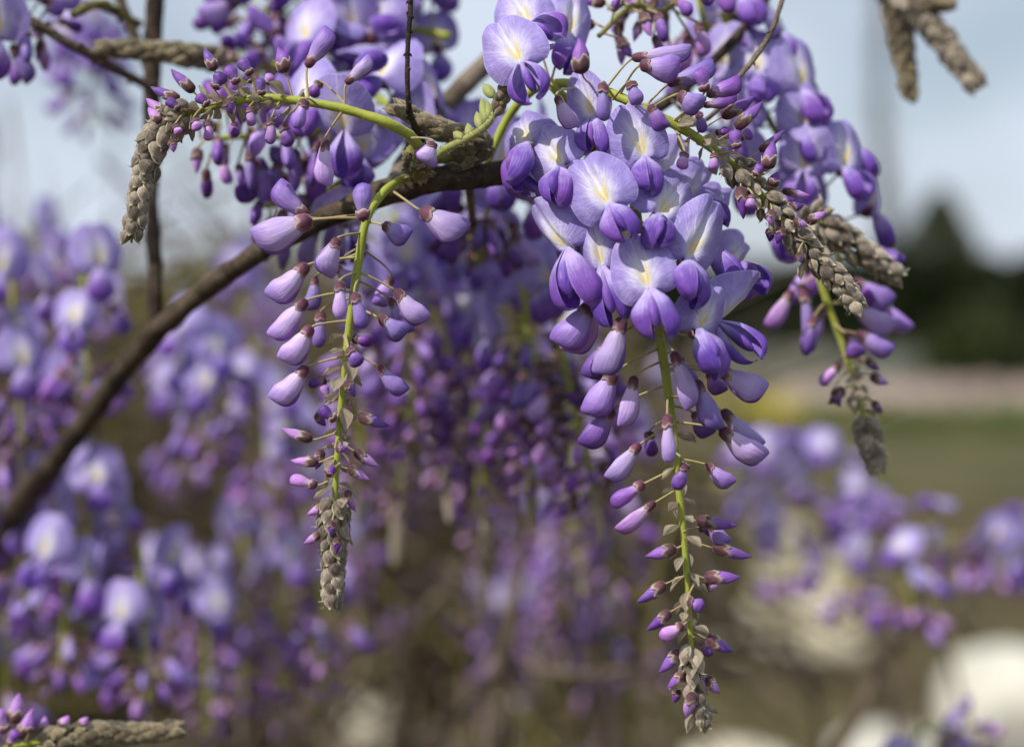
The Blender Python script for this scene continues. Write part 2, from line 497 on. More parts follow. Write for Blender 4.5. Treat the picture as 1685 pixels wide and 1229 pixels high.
def g_calyx(n=20, rows=8, teeth=0.16, seed=0):
    rg = random.Random(seed)
    ys = [0, .06, .18, .4, .7, 1.0]
    rs = [.12, .26, .37, .45, .48, .50]
    v, uv = [], []
    for i in range(rows):
        t = i / (rows - 1)
        for j in range(n):
            p = 2 * math.pi * j / n
            top = 1 - teeth * (0.5 - 0.5 * math.cos(5 * p + 0.4)) ** 1.5 + 0.12 * math.cos(p)
            r = sp(t, ys, rs) * (1 + 0.05 * math.sin(2 * p + seed))
            v.append((r * math.cos(p), t * top, r * math.sin(p)))
            uv.append((j / n, t))
    # a short inner lip, so that the rim has thickness
    for j in range(n):
        p = 2 * math.pi * j / n
        top = 1 - teeth * (0.5 - 0.5 * math.cos(5 * p + 0.4)) ** 1.5 + 0.12 * math.cos(p)
        v.append((.44 * math.cos(p), top * 0.9, .44 * math.sin(p))); uv.append((j / n, 0.8))
    f = [q[::-1] for q in grid_faces(rows + 1, n, True)]
    f.append(tuple(range(n)))
    return v, f, uv, None

def g_scale(n=12, rows=11, awn=0.14):
    ys = [0, .08, .22, .42, .6, .76, .88, .95, 1]
    hw = [.16, .30, .44, .50, .45, .30, .15, .07, .025]
    th = [.14, .24, .37, .42, .36, .22, .1, .05, .015]
    zo = [0, .01, .02, .02, .0, -.02, -.01, awn * .4, awn]
    return g_loft(ys, [-a for a in hw], hw, th, n, zoff=zo, rows=rows)

def g_leaf(nr=9, nt=7, cup=0.35, bend=0.2, seed=0):
    """thin boat-shaped bract along +Y, hollow side +Z"""
    rg = random.Random(seed)
    ys = [0, .1, .3, .5, .7, .85, 1]
    ws = [.06, .2, .42, .46, .33, .16, .01]
    v, uv = [], []
    ph = rg.uniform(0, 6)
    for i in range(nr):
        y = i / (nr - 1)
        w = np.interp(y, ys, ws)
        for j in range(nt):
            t = -1 + 2 * j / (nt - 1)
            x = w * t
            z = cup * abs(t) ** 1.6 * w + bend * y * y + 0.03 * math.sin(6 * t + 9 * y + ph) * y
            v.append((x, y, z)); uv.append((j / (nt - 1), y))
    return v, grid_faces(nr, nt), uv, None

def cr_path(pts, rads, n):
    """Catmull-Rom through points with radii"""
    pts = [Vector(p) for p in pts]
    p = [pts[0] * 2 - pts[1]] + pts + [pts[-1] * 2 - pts[-2]]
    r = [rads[0]] + list(rads) + [rads[-1]]
    segs = len(pts) - 1
    out, ro = [], []
    for k in range(n):
        t = k / (n - 1) * segs
        i = min(int(t), segs - 1)
        u = t - i
        a, b, c, d = p[i], p[i + 1], p[i + 2], p[i + 3]
        out.append(0.5 * ((2 * b) + (-a + c) * u + (2 * a - 5 * b + 4 * c - d) * u * u + (-a + 3 * b - 3 * c + d) * u ** 3))
        ro.append(r[i + 1] + (r[i + 2] - r[i + 1]) * u)
    return out, ro

def g_tube(path, rad, sides=8, lump=0.0, lscale=40.0, cap=True):
    v, uv = [], []
    nrm = None
    n = len(path)
    for i, p in enumerate(path):
        t = (path[min(i + 1, n - 1)] - path[max(i - 1, 0)])
        if t.length < 1e-9:
            t = Vector((0, 0, 1))
        t.normalize()
        if nrm is None:
            nrm = t.orthogonal().normalized()
        nrm = (nrm - t * nrm.dot(t)).normalized()
        b = t.cross(nrm)
        for j in range(sides):
            a = 2 * math.pi * j / sides
            d = nrm * math.cos(a) + b * math.sin(a)
            r = rad[i]
            if lump:
                q = (p + d * r) * lscale
                r *= 1 + lump * noise.noise(q) + lump * 0.5 * noise.noise(q * 2.7)
            v.append(p + d * r); uv.append((j / sides, i / (n - 1)))
    f = grid_faces(n, sides, True)
    if cap:
        f.append(tuple(range(sides))[::-1])
        f.append(tuple((n - 1) * sides + j for j in range(sides)))
    return v, f, uv, None

# ------------------------------------------------------------------ scene graph helpers
WM = {}
def link(name, mesh, wm, parent=None, mat=None):
    o = bpy.data.objects.new(name, mesh)
    col.objects.link(o)
    if parent is not None:
        o.parent = parent
        o.matrix_basis = WM[parent.name].inverted() @ wm
    else:
        o.matrix_basis = wm
    WM[o.name] = wm
    return o

def tag(o, label=None, cat=None, group=None, kind=None):
    if label: o['label'] = label
    if cat: o['category'] = cat
    if group: o['group'] = group
    if kind: o['kind'] = kind
    return o

def thing(name, loc, label, cat, group=None):
    o = link(name, None, Matrix.Translation(loc))
    o.empty_display_size = 0.01
    return tag(o, label, cat, group)

def local(g, base):
    v, f, uv, po = g
    return [Vector(p) - base for p in v], f, uv, po

def frame(X, Y, Z, o, sx=1, sy=1, sz=1):
    m = Matrix.Identity(4)
    for i in range(3):
        m[i][0] = X[i] * sx; m[i][1] = Y[i] * sy; m[i][2] = Z[i] * sz; m[i][3] = o[i]
    return m

# ------------------------------------------------------------------ shared meshes
rng = random.Random(7)
BANNERS = [Geo().add(g_banner(seed=k + 3, fold=f, curl=c, back=b, wav=w, tuck=tk)).mesh('banner_petal', [M['banner']])
           for k, (f, c, b, w, tk) in enumerate([(.10, .16, .14, .02, 0), (.15, .28, .12, .03, .1), (.12, .42, .22, .03, -.15), (.17, .12, .26, .04, .15), (.10, .62, .12, .03, 0),
                                                 (.08, .20, .20, .03, -.2), (.18, .24, .05, .025, .05), (.12, .10, .30, .04, 0)])]
WINGS = {}
for op in (0, 1, 2):
    for s in (-1, 1):
        WINGS[op, s] = [Geo().add(g_wing(s, open_=(0.12, 0.45, 0.9)[op], seed=op * 6 + s + 2 * q)).mesh('wing_petal', [M['wing']]) for q in range(3)]
KEEL = Geo().add(g_loft(YS, [-.02, -.05, -.08, -.12, -.14, -.12, -.09, -.05, -.01], [.02, .05, .08, .12, .14, .12, .09, .05, .01],
                        [.03, .08, .16, .24, .27, .24, .16, .08, .01], 10, rows=11)).mesh('keel_petal', [M['wing']])
BUDM = {}
for kind, fn in (('big', g_bud_big), ('slim', g_bud_slim), ('point', g_bud_point)):
    gs = [fn(seed=k) for k in range(4)]
    for c in ('bud_pale', 'bud_lilac', 'bud_violet', 'bud_dark', 'bud_pink'):
        BUDM[kind, c] = []
        for g in gs:
            q = Geo().add(g)
            if kind == 'big':
                q.add(g, 1, Matrix.Translation((.075, .03, 0)) @ Matrix.Diagonal((.92, .965, .72, 1)))
            BUDM[kind, c].append(q.mesh('bud_petal', [M[c], M['bud_violet' if c != 'bud_violet' else 'bud_dark']]))
CALYX = [Geo().add(g_calyx(seed=k, teeth=.22)).mesh('calyx', [M['calyx']]) for k in range(2)]
CALYXD = [Geo().add(g_calyx(seed=k, teeth=.34)).mesh('calyx', [M['calyx_dark']]) for k in range(2)]
SCALES = [Geo().add(g_scale(awn=a)).mesh('scale_bract', [M['scale']]) for a in (.08, .22, .42, .0)]
SCALESB = [Geo().add(g_scale(awn=a)).mesh('scale_bract', [M['scale_brown']]) for a in (.03, .1)]
LEAFBUD = Geo().add(g_scale(awn=.02)).mesh('leaf_bud', [M['shoot']])
LEAFB = [Geo().add(g_leaf(seed=k, cup=c, bend=b)).mesh('papery_bract', [M['bract']]) for k, (c, b) in enumerate([(.5, .15), (.8, .3), (.35, -.2)])]

# ------------------------------------------------------------------ detailed cluster (raceme)
class Raceme:
    def __init__(s, name, pts, label, cat='flower cluster', group=None, mat='rachis', n=80):
        """pts: (px, py, dz, radius px)"""
        w = [P(a, b, c) for a, b, c, r in pts]
        rad = [PX(r, c) for a, b, c, r in pts]
        s.base = w[0]
        s.root = thing(name, s.base, label, cat, group)
        s.path, s.rad = cr_path(w, rad, n)
        me = Geo().add(local(g_tube(s.path, s.rad, 12, 0.10, 300), s.base)).mesh('stem', [M[mat]])
        s.stem = link('stem', me, Matrix.Translation(s.base), s.root)
        s.n = n
    def attach(s, p, up):
        """index on the stem nearest to p, then moved up metres toward the base"""
        k = min(range(s.n), key=lambda i: (s.path[i] - p).length)
        d = 0
        while k > 0 and d < up:
            d += (s.path[k] - s.path[k - 1]).length
            k -= 1
        return k
    def pedicel(s, end, axis, parent, up=None, r=1.7, at=None, mat='pedicel'):
        dist = min((q - end).length for q in s.path)
        k = s.attach(end if at is None else at, (dist * 0.28 if up is None else up))
        a = s.path[k]
        d = end - a
        c1 = a + d * 0.4 + Vector((0, 0, 0.03 * d.length))
        c2 = end - d * 0.22 - axis.normalized() * d.length * 0.09
        pts, rr = [], []
        for i in range(9):
            t = i / 8
            pts.append(a * (1 - t) ** 3 + c1 * 3 * t * (1 - t) ** 2 + c2 * 3 * t * t * (1 - t) + end * t ** 3)
            rr.append(PX(r) * (1.35 - 0.5 * t + 0.45 * max(0, t - 0.8) / 0.2))
        me = Geo().add(local(g_tube(pts, rr, 7, 0.12, 500), end)).mesh('pedicel', [M[mat]])
        link('pedicel', me, Matrix.Translation(end), parent)
    def bud(s, bx, by, tx, ty, w, kind='big', colr='bud_pale', dz=0.0, tdz=None, flip=0, up=None, roll=0.0, cal=None, ped=True):
        b = P(bx, by, dz)
        t = P(tx, ty, dz if tdz is None else tdz)
        ax = (t - b)
        L = ax.length
        A = ax.normalized()
        # the bulging side hangs down in the picture unless flipped
        side = Vector((0, 0, -1)) if abs(A.z) < 0.93 else Vector((1 if bx < s.path[s.attach(b, 0)].x * 0 + 9e9 else -1, 0, -0.2))
        if abs(A.z) >= 0.93:
            side = RT * (1 if rng.random() < 0.5 else -1)
        if flip:
            side = -side
        N = A.cross(side).normalized()
        B = N.cross(A).normalized()
        q = Matrix.Rotation(roll + rng.uniform(-.35, .35), 3, A)
        N = q @ N; B = q @ B
        Wm = PX(w, dz)
        deep = kind == 'point'
        cl = L * (0.50 if deep else 0.30)
        cw = Wm * (1.03 if deep else (0.52 if kind == 'big' else 0.74))
        cw = max(cw, PX(9))
        cm = CALYXD if (deep or colr in ('bud_dark',)) else CALYX
        Zc = B.cross(A)
        mc = frame(B, A, Zc, b, cw, cl, cw * 0.86)
        o = link('bud', cm[rng.randrange(2)], mc, s.root)
        b0 = b + A * (cl * (0.25 if deep else 0.5))
        Lp = (t - b0).length
        th = Wm * (0.95 if kind != 'big' else 0.98)
        link('petal', BUDM[kind, colr][rng.randrange(4)], frame(B, A, Zc, b0, Wm, Lp, th), o)
        if ped:
            s.pedicel(b + A * cl * 0.02, A, o, up, r=1.5 if deep else 1.8)
        return o
    def flower(s, cx, cy, tx, ty, width, dz=0.0, yaw=0.0, tip=None, ww=None, bi=0, op=0, lean=None, rise=None, up=None, ped=True, wdz=-9):
        """claw px, top of the banner px, banner width px, wing tip px"""
        c = P(cx, cy, dz)
        vis = math.hypot(tx - cx, ty - cy)
        full = max(width * 0.80 if rise is None else rise, vis * 1.02)
        dep = math.sqrt(max(full ** 2 - vis ** 2, 0))
        U = (RT * (tx - cx) - UP * (ty - cy) + FWD * dep).normalized()
        N = -FWD
        N = (N - U * N.dot(U)).normalized()
        N = Matrix.Rotation(R(yaw), 3, U) @ N
        X = U.cross(N)
        wpx = PX(width, dz)
        # calyx sits behind the claw
        if tip is None:
            tip = (cx + (cx - tx) * 0.15, cy + 70)
        Wt = P(tip[0], tip[1], dz + wdz)
        D = (Wt - c)
        back = (N * -1.0 - U * 0.35 + Vector((0, 0, -0.15))).normalized()
        cs = PX(30, dz)
        A = -back
        Xc = (X - A * X.dot(A)).normalized()
        Zc = Xc.cross(A)
        o = link('flower', CALYX[rng.randrange(2)], frame(Xc, A, Zc, c + back * cs * 0.85, cs * 0.72, cs * 0.8, cs * 0.72), s.root)
        hgt = PX(full, dz) / 0.95
        link('banner_petal', BANNERS[bi], frame(X, U, N, c - N * PX(3), wpx / 1.72, hgt, (wpx / 1.72 + hgt) / 2), o)
        L = D.length
        Y = D.normalized()
        Zw = (N - Y * N.dot(Y)).normalized()
        Xw = Y.cross(Zw)
        wm = PX(ww if ww else width * 0.48, dz)
        k = wm / 0.72
        for sd in (-1, 1):
            rw = Matrix.Rotation(R(rng.uniform(-4, 9)) * -sd, 3, Zw) @ Matrix.Rotation(R(rng.uniform(-14, 8)), 3, Xw)
            link('wing_petal', WINGS[op, sd][rng.randrange(3)], frame(rw @ Xw, rw @ Y, rw @ Zw, c + N * PX(1), k, L * rng.uniform(.92, 1.05), k), o)
        link('keel_petal', KEEL, frame(Xw, Y, Zw, c, k * 0.9, L * 0.86, k * 0.9), o)
        if ped:
            s.pedicel(c + back * cs * 0.83, -back, o, up)
        return o
    def spike(s, t0, t1, count, r0, r1, l0, l1, meshes=None, name='scale_bract', flare=0.35, seed=1, wide=0.8):
        """imbricate grey scales round the stem from t0 to t1"""
        rg = random.Random(seed)
        meshes = meshes or SCALES
        ang = 0
        for k in range(count):
            u = k / (count - 1)
            t = t0 + (t1 - t0) * u
            i = min(int(t * (s.n - 1)), s.n - 2)
            p = s.path[i].lerp(s.path[i + 1], t * (s.n - 1) - i)
            T = (s.path[min(i + 2, s.n - 1)] - s.path[max(i - 1, 0)]).normalized()
            o1 = T.cross(FWD).normalized(); o2 = T.cross(o1)
            ang += R(137.5) + rg.uniform(-.2, .2)
            d = o1 * math.cos(ang) + o2 * math.sin(ang)
            rr = PX(r0 + (r1 - r0) * u) * rg.uniform(.85, 1.15)
            ll = PX(l0 + (l1 - l0) * u) * rg.uniform(.85, 1.15)
            fl = flare * (1 - 0.6 * u) * rg.uniform(.6, 1.3)
            A = (T + d * fl).normalized()
            Z = (d - A * d.dot(A)).normalized()
            X = A.cross(Z)
            link(name, meshes[rg.randrange(len(meshes))], frame(X, A, Z, p + d * rr * 0.62 - A * ll * 0.22, ll * wide, ll, ll * wide), s.root)
    def hairs(s, t0, t1, count, r0, r1, l, seed=0, mat='bract'):
        """fine silky hairs standing off the stem and scales: nobody could count them"""
        rg = random.Random(seed)
        v, f = [], []
        for k in range(count):
            t = rg.uniform(t0, t1); u = (t - t0) / (t1 - t0)
            i = min(int(t * (s.n - 1)), s.n - 2)
            T = (s.path[i + 1] - s.path[i]).normalized()
            o1 = T.cross(FWD).normalized(); o2 = T.cross(o1)
            a = rg.uniform(0, 6.28)
            d = o1 * math.cos(a) + o2 * math.sin(a)
            rr = s.rad[i] * .9 if r0 is None else PX(r0 + (r1 - r0) * u) * rg.uniform(.6, 1)
            p = s.path[i].lerp(s.path[i + 1], rg.random()) + d * rr
            e = p + (d + T * rg.uniform(-.2, .9) + Vector((rg.gauss(0, .3), rg.gauss(0, .3), rg.gauss(0, .3)))).normalized() * PX(l) * rg.uniform(.4, 1.2)
            w = (e - p).cross(FWD).normalized() * PX(.42)
            o = len(v)
            v += [p - w - s.base, p + w - s.base, e - s.base]
            f.append((o, o + 1, o + 2))
        me = mesh_from('hair', v, f, [M[mat]], [(0.5, 0.5)] * len(v))
        tag(link('hair', me, Matrix.Translation(s.base), s.root), kind='stuff')
    def bract(s, bx, by, tx, ty, w, dz=0.0, tdz=None, k=None, roll=0.0):
        b = P(bx, by, dz); t = P(tx, ty, dz if tdz is None else tdz)
        A = (t - b).normalized(); L = (t - b).length
        N = -FWD
        N = (N - A * N.dot(A)).normalized()
        N = Matrix.Rotation(roll, 3, A) @ N
        X = A.cross(N)
        link('papery_bract', LEAFB[rng.randrange(3) if k is None else k], frame(X, A, N, b, PX(w), L, PX(w)), s.root)
    def bracts(s, t0, t1, count, l, seed=0, spread=1.0):
        rg = random.Random(seed)
        ang = rg.uniform(0, 6)
        for k in range(count):
            t = t0 + (t1 - t0) * k / max(1, count - 1)
            i = min(int(t * (s.n - 1)), s.n - 2)
            p = s.path[i]
            T = (s.path[i + 1] - s.path[max(i - 1, 0)]).normalized()
            o1 = T.cross(FWD).normalized(); o2 = T.cross(o1)
            ang += R(137.5) + rg.uniform(-.4, .4)
            d = o1 * math.cos(ang) + o2 * math.sin(ang)
            A = (T * rg.uniform(.2, 1.3) + d * spread + Vector((rg.gauss(0, .3), rg.gauss(0, .3), -.3))).normalized()
            Z = (T - A * T.dot(A)).normalized() * -1
            X = A.cross(Z)
            L = PX(l) * rg.uniform(.7, 1.2)
            link('papery_bract', LEAFB[rg.randrange(3)], frame(X, A, Z, p + d * s.rad[i] * 0.8, L * rg.uniform(.45, .85), L, L * 1.1), s.root)

# ================================================================== SETTING
G = 0.0
def quad_sheet(name, pts, m, kind='structure', label=None, cat=None):
    base = Vector(pts[0])
    me = mesh_from(name, [Vector(p) - base for p in pts], [tuple(range(len(pts)))], [m], smooth=False)
    o = link(name, me, Matrix.Translation(base))
    return tag(o, label, cat, kind=kind)

def mat_ground():
    n = NT('ground')
    co = n.world()
    a = n.noise(0.9, 5, co, 0.65)
    b = n.noise(9.0, 5, co, 0.7)
    base = n.mix(n.step(a, 0.4, 0.62), (0.055, 0.04, 0.022), (0.085, 0.072, 0.03))
    base = n.mix(n.math('MULTIPLY', n.step(b, 0.48, 0.7), 0.6), base, (0.14, 0.115, 0.065))
    return n.surf(base, 0.95, 0.1, n.bump(b, 0.6, 0.03))
def mat_lawn():
    n = NT('lawn')
    co = n.world()
    a = n.noise(0.5, 5, co, 0.65)
    b = n.noise(14.0, 4, co, 0.7)
    base = n.mix(n.step(a, 0.38, 0.62), (0.05, 0.055, 0.02), (0.11, 0.095, 0.045))
    base = n.mix(n.math('MULTIPLY', n.step(b, 0.5, 0.7), 0.6), base, (0.09, 0.085, 0.035))
    return n.surf(base, 0.95, 0.1, n.bump(b, 0.6, 0.03))
quad_sheet('ground', [(-400, -30, 0), (400, -30, 0), (400, 900, 0), (-400, 900, 0)], mat_ground())
quad_sheet('lawn', [(-40, 15.5, .004), (40, 14.5, .004), (40, 60, .004), (-40, 60, .004)], mat_lawn())

M['stone'] = mat_plain('pale_limestone', (0.48, 0.43, 0.31), (0.64, 0.59, 0.45), 5, 0.85, bump=0.5, dist=0.01)
M['stone_white'] = mat_plain('white_stone', (0.38, 0.37, 0.31), (0.54, 0.52, 0.45), 4, 0.8, bump=0.4, dist=0.01)
M['leaf_dark'] = mat_plain('hedge_leaf', (0.012, 0.02, 0.008), (0.035, 0.05, 0.014), 3, 0.6, trans=0.1)
M['leaf_cypress'] = mat_plain('cypress_leaf', (0.025, 0.035, 0.012), (0.055, 0.06, 0.02), 3, 0.6, trans=0.1)
M['leaf_shrub'] = mat_plain('shrub_leaf', (0.03, 0.045, 0.014), (0.065, 0.08, 0.022), 3, 0.6, trans=0.15)
M['leaf_bed'] = mat_plain('bed_leaf', (0.06, 0.10, 0.02), (0.14, 0.16, 0.05), 3, 0.6, trans=0.2)
M['fence'] = mat_plain('weathered_wood', (0.17, 0.18, 0.15), (0.26, 0.27, 0.23), 6, 0.85)
M['poplar'] = mat_plain('poplar_bark', (0.09, 0.09, 0.085), (0.15, 0.145, 0.135), 4, 0.9)
M['yellow'] = mat_plain('yellow_bloom', (0.70, 0.55, 0.05), (0.80, 0.68, 0.12), 30, 0.6, trans=0.3)
M['pinkbloom'] = mat_plain('pink_bloom', (0.62, 0.42, 0.40), (0.80, 0.66, 0.60), 6, 0.6, trans=0.3)

def leaf_cloud(n, size, fn, seed):
    """n random quads at points given by fn(rng)"""
    rg = random.Random(seed)
    v, f = [], []
    for k in range(n):
        p = fn(rg)
        a = Vector((rg.gauss(0, 1), rg.gauss(0, 1), rg.gauss(0, 1))).normalized()
        b = a.orthogonal().normalized()
        b = Matrix.Rotation(rg.uniform(0, 6.28), 3, a) @ b
        c = a.cross(b)
        s = size * rg.uniform(.6, 1.4)
        o = len(v)
        v += [p - b * s, p + c * s * .5, p + b * s, p - c * s * .5]
        f.append((o, o + 1, o + 2, o + 3))
    return v, f, [(0, 0)] * len(v), None

def lumpy(center, rx, ry, rz, seed, freq=1.6, amp=0.3):
    c = Vector(center)
    off = Vector((seed * 3.1, seed * 1.7, seed))
    def fn(rg):
        d = Vector((rg.gauss(0, 1), rg.gauss(0, 1), rg.gauss(0, 1))).normalized()
        r = (1 + amp * noise.noise(d * freq * 2 + off)) * (rg.random() ** 0.28)
        return c + Vector((d.x * rx * r, d.y * ry * r, d.z * rz * r))
    return fn

# the clipped dark hedge beyond the lawn, block by block
def hedge(name, px0, px1, top, d, label, seed, leaf='leaf_dark', depth=2.2):
    x0 = (px0 - W0 / 2) / F * d; x1 = (px1 - W0 / 2) / F * d
    h = CAM.z + (560 - top) / F * d
    base = Vector(((x0 + x1) / 2, d, 0))
    root = thing(name, base, label, 'hedge')
    def fn(rg):
        x = rg.uniform(x0, x1); y = d + rg.uniform(-depth / 2, depth / 2); z = rg.random() ** 0.75 * h * 1.1
        if rg.random() < 0.75:
            y = d - depth / 2 + rg.uniform(0, .35)
        q = Vector((x * .7, z * .7, seed))
        z *= 1 + 0.14 * noise.noise(Vector((x * .8, seed, 0)))
        return Vector((x, y + .5 * noise.noise(q), max(z, .02)))
    me = Geo().add(local(leaf_cloud(15000, .17, fn, seed), base)).mesh('foliage', [M[leaf]], False)
    link('foliage', me, Matrix.Translation(base), root)
    for k in range(6):
        x = x0 + (x1 - x0) * (k + .5) / 6
        me = Geo().add(local(g_tube([Vector((x, d, -.02)), Vector((x + .1, d, h * .4)), Vector((x - .1, d, h * .8))], [.1, .07, .03], 6), base)).mesh('trunk', [M['bark']])
        link('trunk', me, Matrix.Translation(base), root)

hedge('clipped_hedge', 820, 1330, 452, 52, 'tall dark hedge seen between the two hanging flower clusters', 3)
hedge('clipped_hedge', 1325, 1760, 440, 50, 'tall dark hedge under the conical evergreen', 5)
hedge('clipped_hedge', -60, 830, 470, 54, 'dark hedge behind the mass of lilac blossom', 9)

def round_shrub(px, top, base_y, wpx, label, seed, leaf='leaf_shrub'):
    g = ground(px, base_y)
    d = g.y
    h = CAM.z + (560 - top) / F * d
    rx = wpx / F * d / 2
    root = thing('garden_shrub', g, label, 'shrub')
    me = Geo().add(local(leaf_cloud(3500, .11, lumpy((g.x, g.y, h * .52), rx, rx, h * .5, seed), seed), g)).mesh('foliage', [M[leaf]], False)
    link('foliage', me, Matrix.Translation(g), root)
    me = Geo().add(local(g_tube([g - Vector((0, 0, .02)), g + Vector((.05, 0, h * .3)), g + Vector((-.05, 0, h * .6))], [.09, .06, .03], 6), g)).mesh('trunk', [M['bark']])
    link('trunk', me, Matrix.Translation(g), root)
round_shrub(1610, 505, 652, 170, 'rounded green shrub in front of the dark hedge', 4)
round_shrub(1560, 545, 650, 90, 'small green shrub beside the end of the picket fence', 6)

def cypress(px, top, d, wpx, label, seed):
    x = (px - W0 / 2) / F * d
    h = CAM.z + (560 - top) / F * d
    rx = wpx / F * d / 2
    g = Vector((x, d, 0))
    root = thing('conical_evergreen', g, label, 'tree')
    def fn(rg):
        z = rg.random() ** 1.2
        r = rx * (1 - z ** 1.6) ** .6 * (rg.random() ** .4) * (1 + .22 * noise.noise(Vector((z * 6, rg.random() * 2, seed))))
        a = rg.uniform(0, 6.28)
        return g + Vector((r * math.cos(a), r * math.sin(a), .2 + z * (h - .2)))
    me = Geo().add(local(leaf_cloud(7000, .13, fn, seed), g)).mesh('crown', [M['leaf_cypress']], False)
    link('crown', me, Matrix.Translation(g), root)
    me = Geo().add(local(g_tube([g - Vector((0, 0, .02)), g + Vector((0, 0, h * .5)), g + Vector((0, 0, h * .9))], [.14, .09, .02], 7), g)).mesh('trunk', [M['bark']])
    link('trunk', me, Matrix.Translation(g), root)
cypress(1545, 312, 53, 200, 'dark conical evergreen tree rising above the hedge', 2)
cypress(1480, 425, 54, 90, 'small dark evergreen beside the bare poplar', 8)

def poplar(px, d, h, label, seed):
    rg = random.Random(seed)
    g = Vector(((px - W0 / 2) / F * d, d, 0))
    root = thing('bare_poplar', g, label, 'tree')
    path = [g + Vector((.10 * math.sin(k * .8), 0, h * k / 12 - .02)) for k in range(13)]
    path = [p + Vector((-(k / 12) * 0.9, 0, 0)) for k, p in enumerate(path)]
    me = Geo().add(local(g_tube(path, [.30 * (1 - k / 13) + .02 for k in range(13)], 8), g)).mesh('trunk', [M['poplar']])
    link('trunk', me, Matrix.Translation(g), root)
    for k in range(170):
        t = rg.uniform(.06, .95)
        p = path[int(t * 12)].lerp(path[min(int(t * 12) + 1, 12)], t * 12 - int(t * 12))
        a = rg.uniform(0, 6.28)
        L = rg.uniform(1.6, 3.6) * (1 - t * .5)
        o = Vector((math.cos(a), math.sin(a), 0))
        q = [p, p + o * L * .16 + Vector((0, 0, L * .35)), p + o * L * .24 + Vector((0, 0, L))]
        me = Geo().add(local(g_tube(q, [.045, .032, .01], 4), p)).mesh('limb', [M['poplar']])
        link('limb', me, Matrix.Translation(p), root)
poplar(1470, 60, 19, 'tall leafless grey poplar with upright branches', 3)

# grey picket fence beyond the flower bed
def fence():
    d = 44.0
    x0 = (1180 - W0 / 2) / F * d; x1 = (1560 - W0 / 2) / F * d
    h = 1.32
    base = Vector((x0, d, 0))
    root = thing('picket_fence', base, 'weathered grey picket fence behind the bed of flowers', 'fence')
    pk = mesh_from('picket', [(-.05, -.012, -.02), (.05, -.012, -.02), (.05, .012, -.02), (-.05, .012, -.02), (-.05, -.012, h - .06), (.05, -.012, h - .06),
                              (.05, .012, h - .06), (-.05, .012, h - .06), (0, -.012, h), (0, .012, h)],
                   [(0, 1, 5, 8, 4), (2, 3, 7, 9, 6), (1, 2, 6, 5), (3, 0, 4, 7), (5, 6, 9, 8), (7, 4, 8, 9)], [M['fence']], smooth=False)
    n = int((x1 - x0) / .17)
    for k in range(n):
        link('picket', pk, Matrix.Translation((x0 + .17 * k, d, 0)), root)
    for z in (.35, .95):
        v = [(x0 - .1, d + .016, z), (x1 + .1, d + .016, z), (x1 + .1, d + .06, z), (x0 - .1, d + .06, z)]
        v = [Vector(p) for p in v] + [Vector(p) + Vector((0, 0, .09)) for p in v]
        me = mesh_from('rail', [p - base for p in v], [(0, 1, 2, 3), (4, 7, 6, 5), (0, 4, 5, 1), (1, 5, 6, 2), (2, 6, 7, 3), (3, 7, 4, 0)], [M['fence']], smooth=False)
        link('rail', me, Matrix.Translation(base), root)
    for k in range(5):
        x = x0 + (x1 - x0) * k / 4
        v = [Vector((x + a, d + .065 + b, z)) for z in (-.02, h + .05) for a, b in ((-.05, 0), (.05, 0), (.05, .09), (-.05, .09))]
        me = mesh_from('post', [p - base for p in v], [(0, 1, 2, 3), (4, 7, 6, 5), (0, 4, 5, 1), (1, 5, 6, 2), (2, 6, 7, 3), (3, 7, 4, 0)], [M['fence']], smooth=False)
        link('post', me, Matrix.Translation(base), root)
fence()

# flower bed: far blooms nobody could count
def bed(name, x0p, x1p, d0, d1, h0, h1, n, size, m, label, cat, seed):
    def fn(rg):
        d = rg.uniform(d0, d1)
        p = rg.uniform(x0p, x1p)
        while noise.noise(Vector((p * .02, d * .5, seed))) < rg.uniform(-.5, .35):
            p = rg.uniform(x0p, x1p); d = rg.uniform(d0, d1)
        return Vector(((p - W0 / 2) / F * d, d, rg.uniform(h0, h1)))
    base = Vector((((x0p + x1p) / 2 - W0 / 2) / F * d0, d0, 0))
    me = Geo().add(local(leaf_cloud(n, size, fn, seed), base)).mesh(name, [m], False)
    o = link(name, me, Matrix.Translation(base))
    tag(o, label, cat, kind='stuff')
bed('bed_foliage', 1120, 1800, 25, 38, 0.0, .35, 9000, .09, M['leaf_bed'], 'green leaves of the flower bed in front of the fence', 'foliage', 1)
bed('yellow_flowers', 1130, 1330, 25, 32, .12, .46, 1500, .05, M['yellow'], 'patch of yellow flowers in the bed by the fence', 'flowers', 2)
bed('pink_flowers', 1280, 1800, 27, 40, .05, .55, 4200, .06, M['pinkbloom'], 'band of pale pink flowers in the bed by the hedge', 'flowers', 3)

# pale stones of the garden below
def stone_lump(name, px, py, d, rx, ry, rz, label, cat, seed, m='stone', sink=.1, sharp=1.0):
    c = CAM + (RT * ((px - W0 / 2) / F) + UP * (-(py - H0 / 2) / F) + FWD) * d
    base = Vector((c.x, c.y, 0))
    v, uv = [], []
    nr, nc = 18, 26
    off = Vector((seed * 5.3, seed, 2))
    for i in range(nr):
        a = math.pi * i / (nr - 1)
        for j in range(nc):
            b = 2 * math.pi * j / nc
            u = Vector((math.sin(a) * math.cos(b), math.sin(a) * math.sin(b), math.cos(a)))
            u = Vector([math.copysign(abs(q) ** sharp, q) for q in u])
            k = 1 + .16 * noise.noise(u * 1.4 + off) + .05 * noise.noise(u * 5 + off)
            v.append(Vector((u.x * rx * k, u.y * ry * k, u.z * rz * k + rz - sink)))
            uv.append((j / nc, i / nr))
    me = mesh_from(name, v, grid_faces(nr, nc, True), [M[m]], uv)
    o = link(name, me, Matrix.Translation(base))
    return tag(o, label, cat)
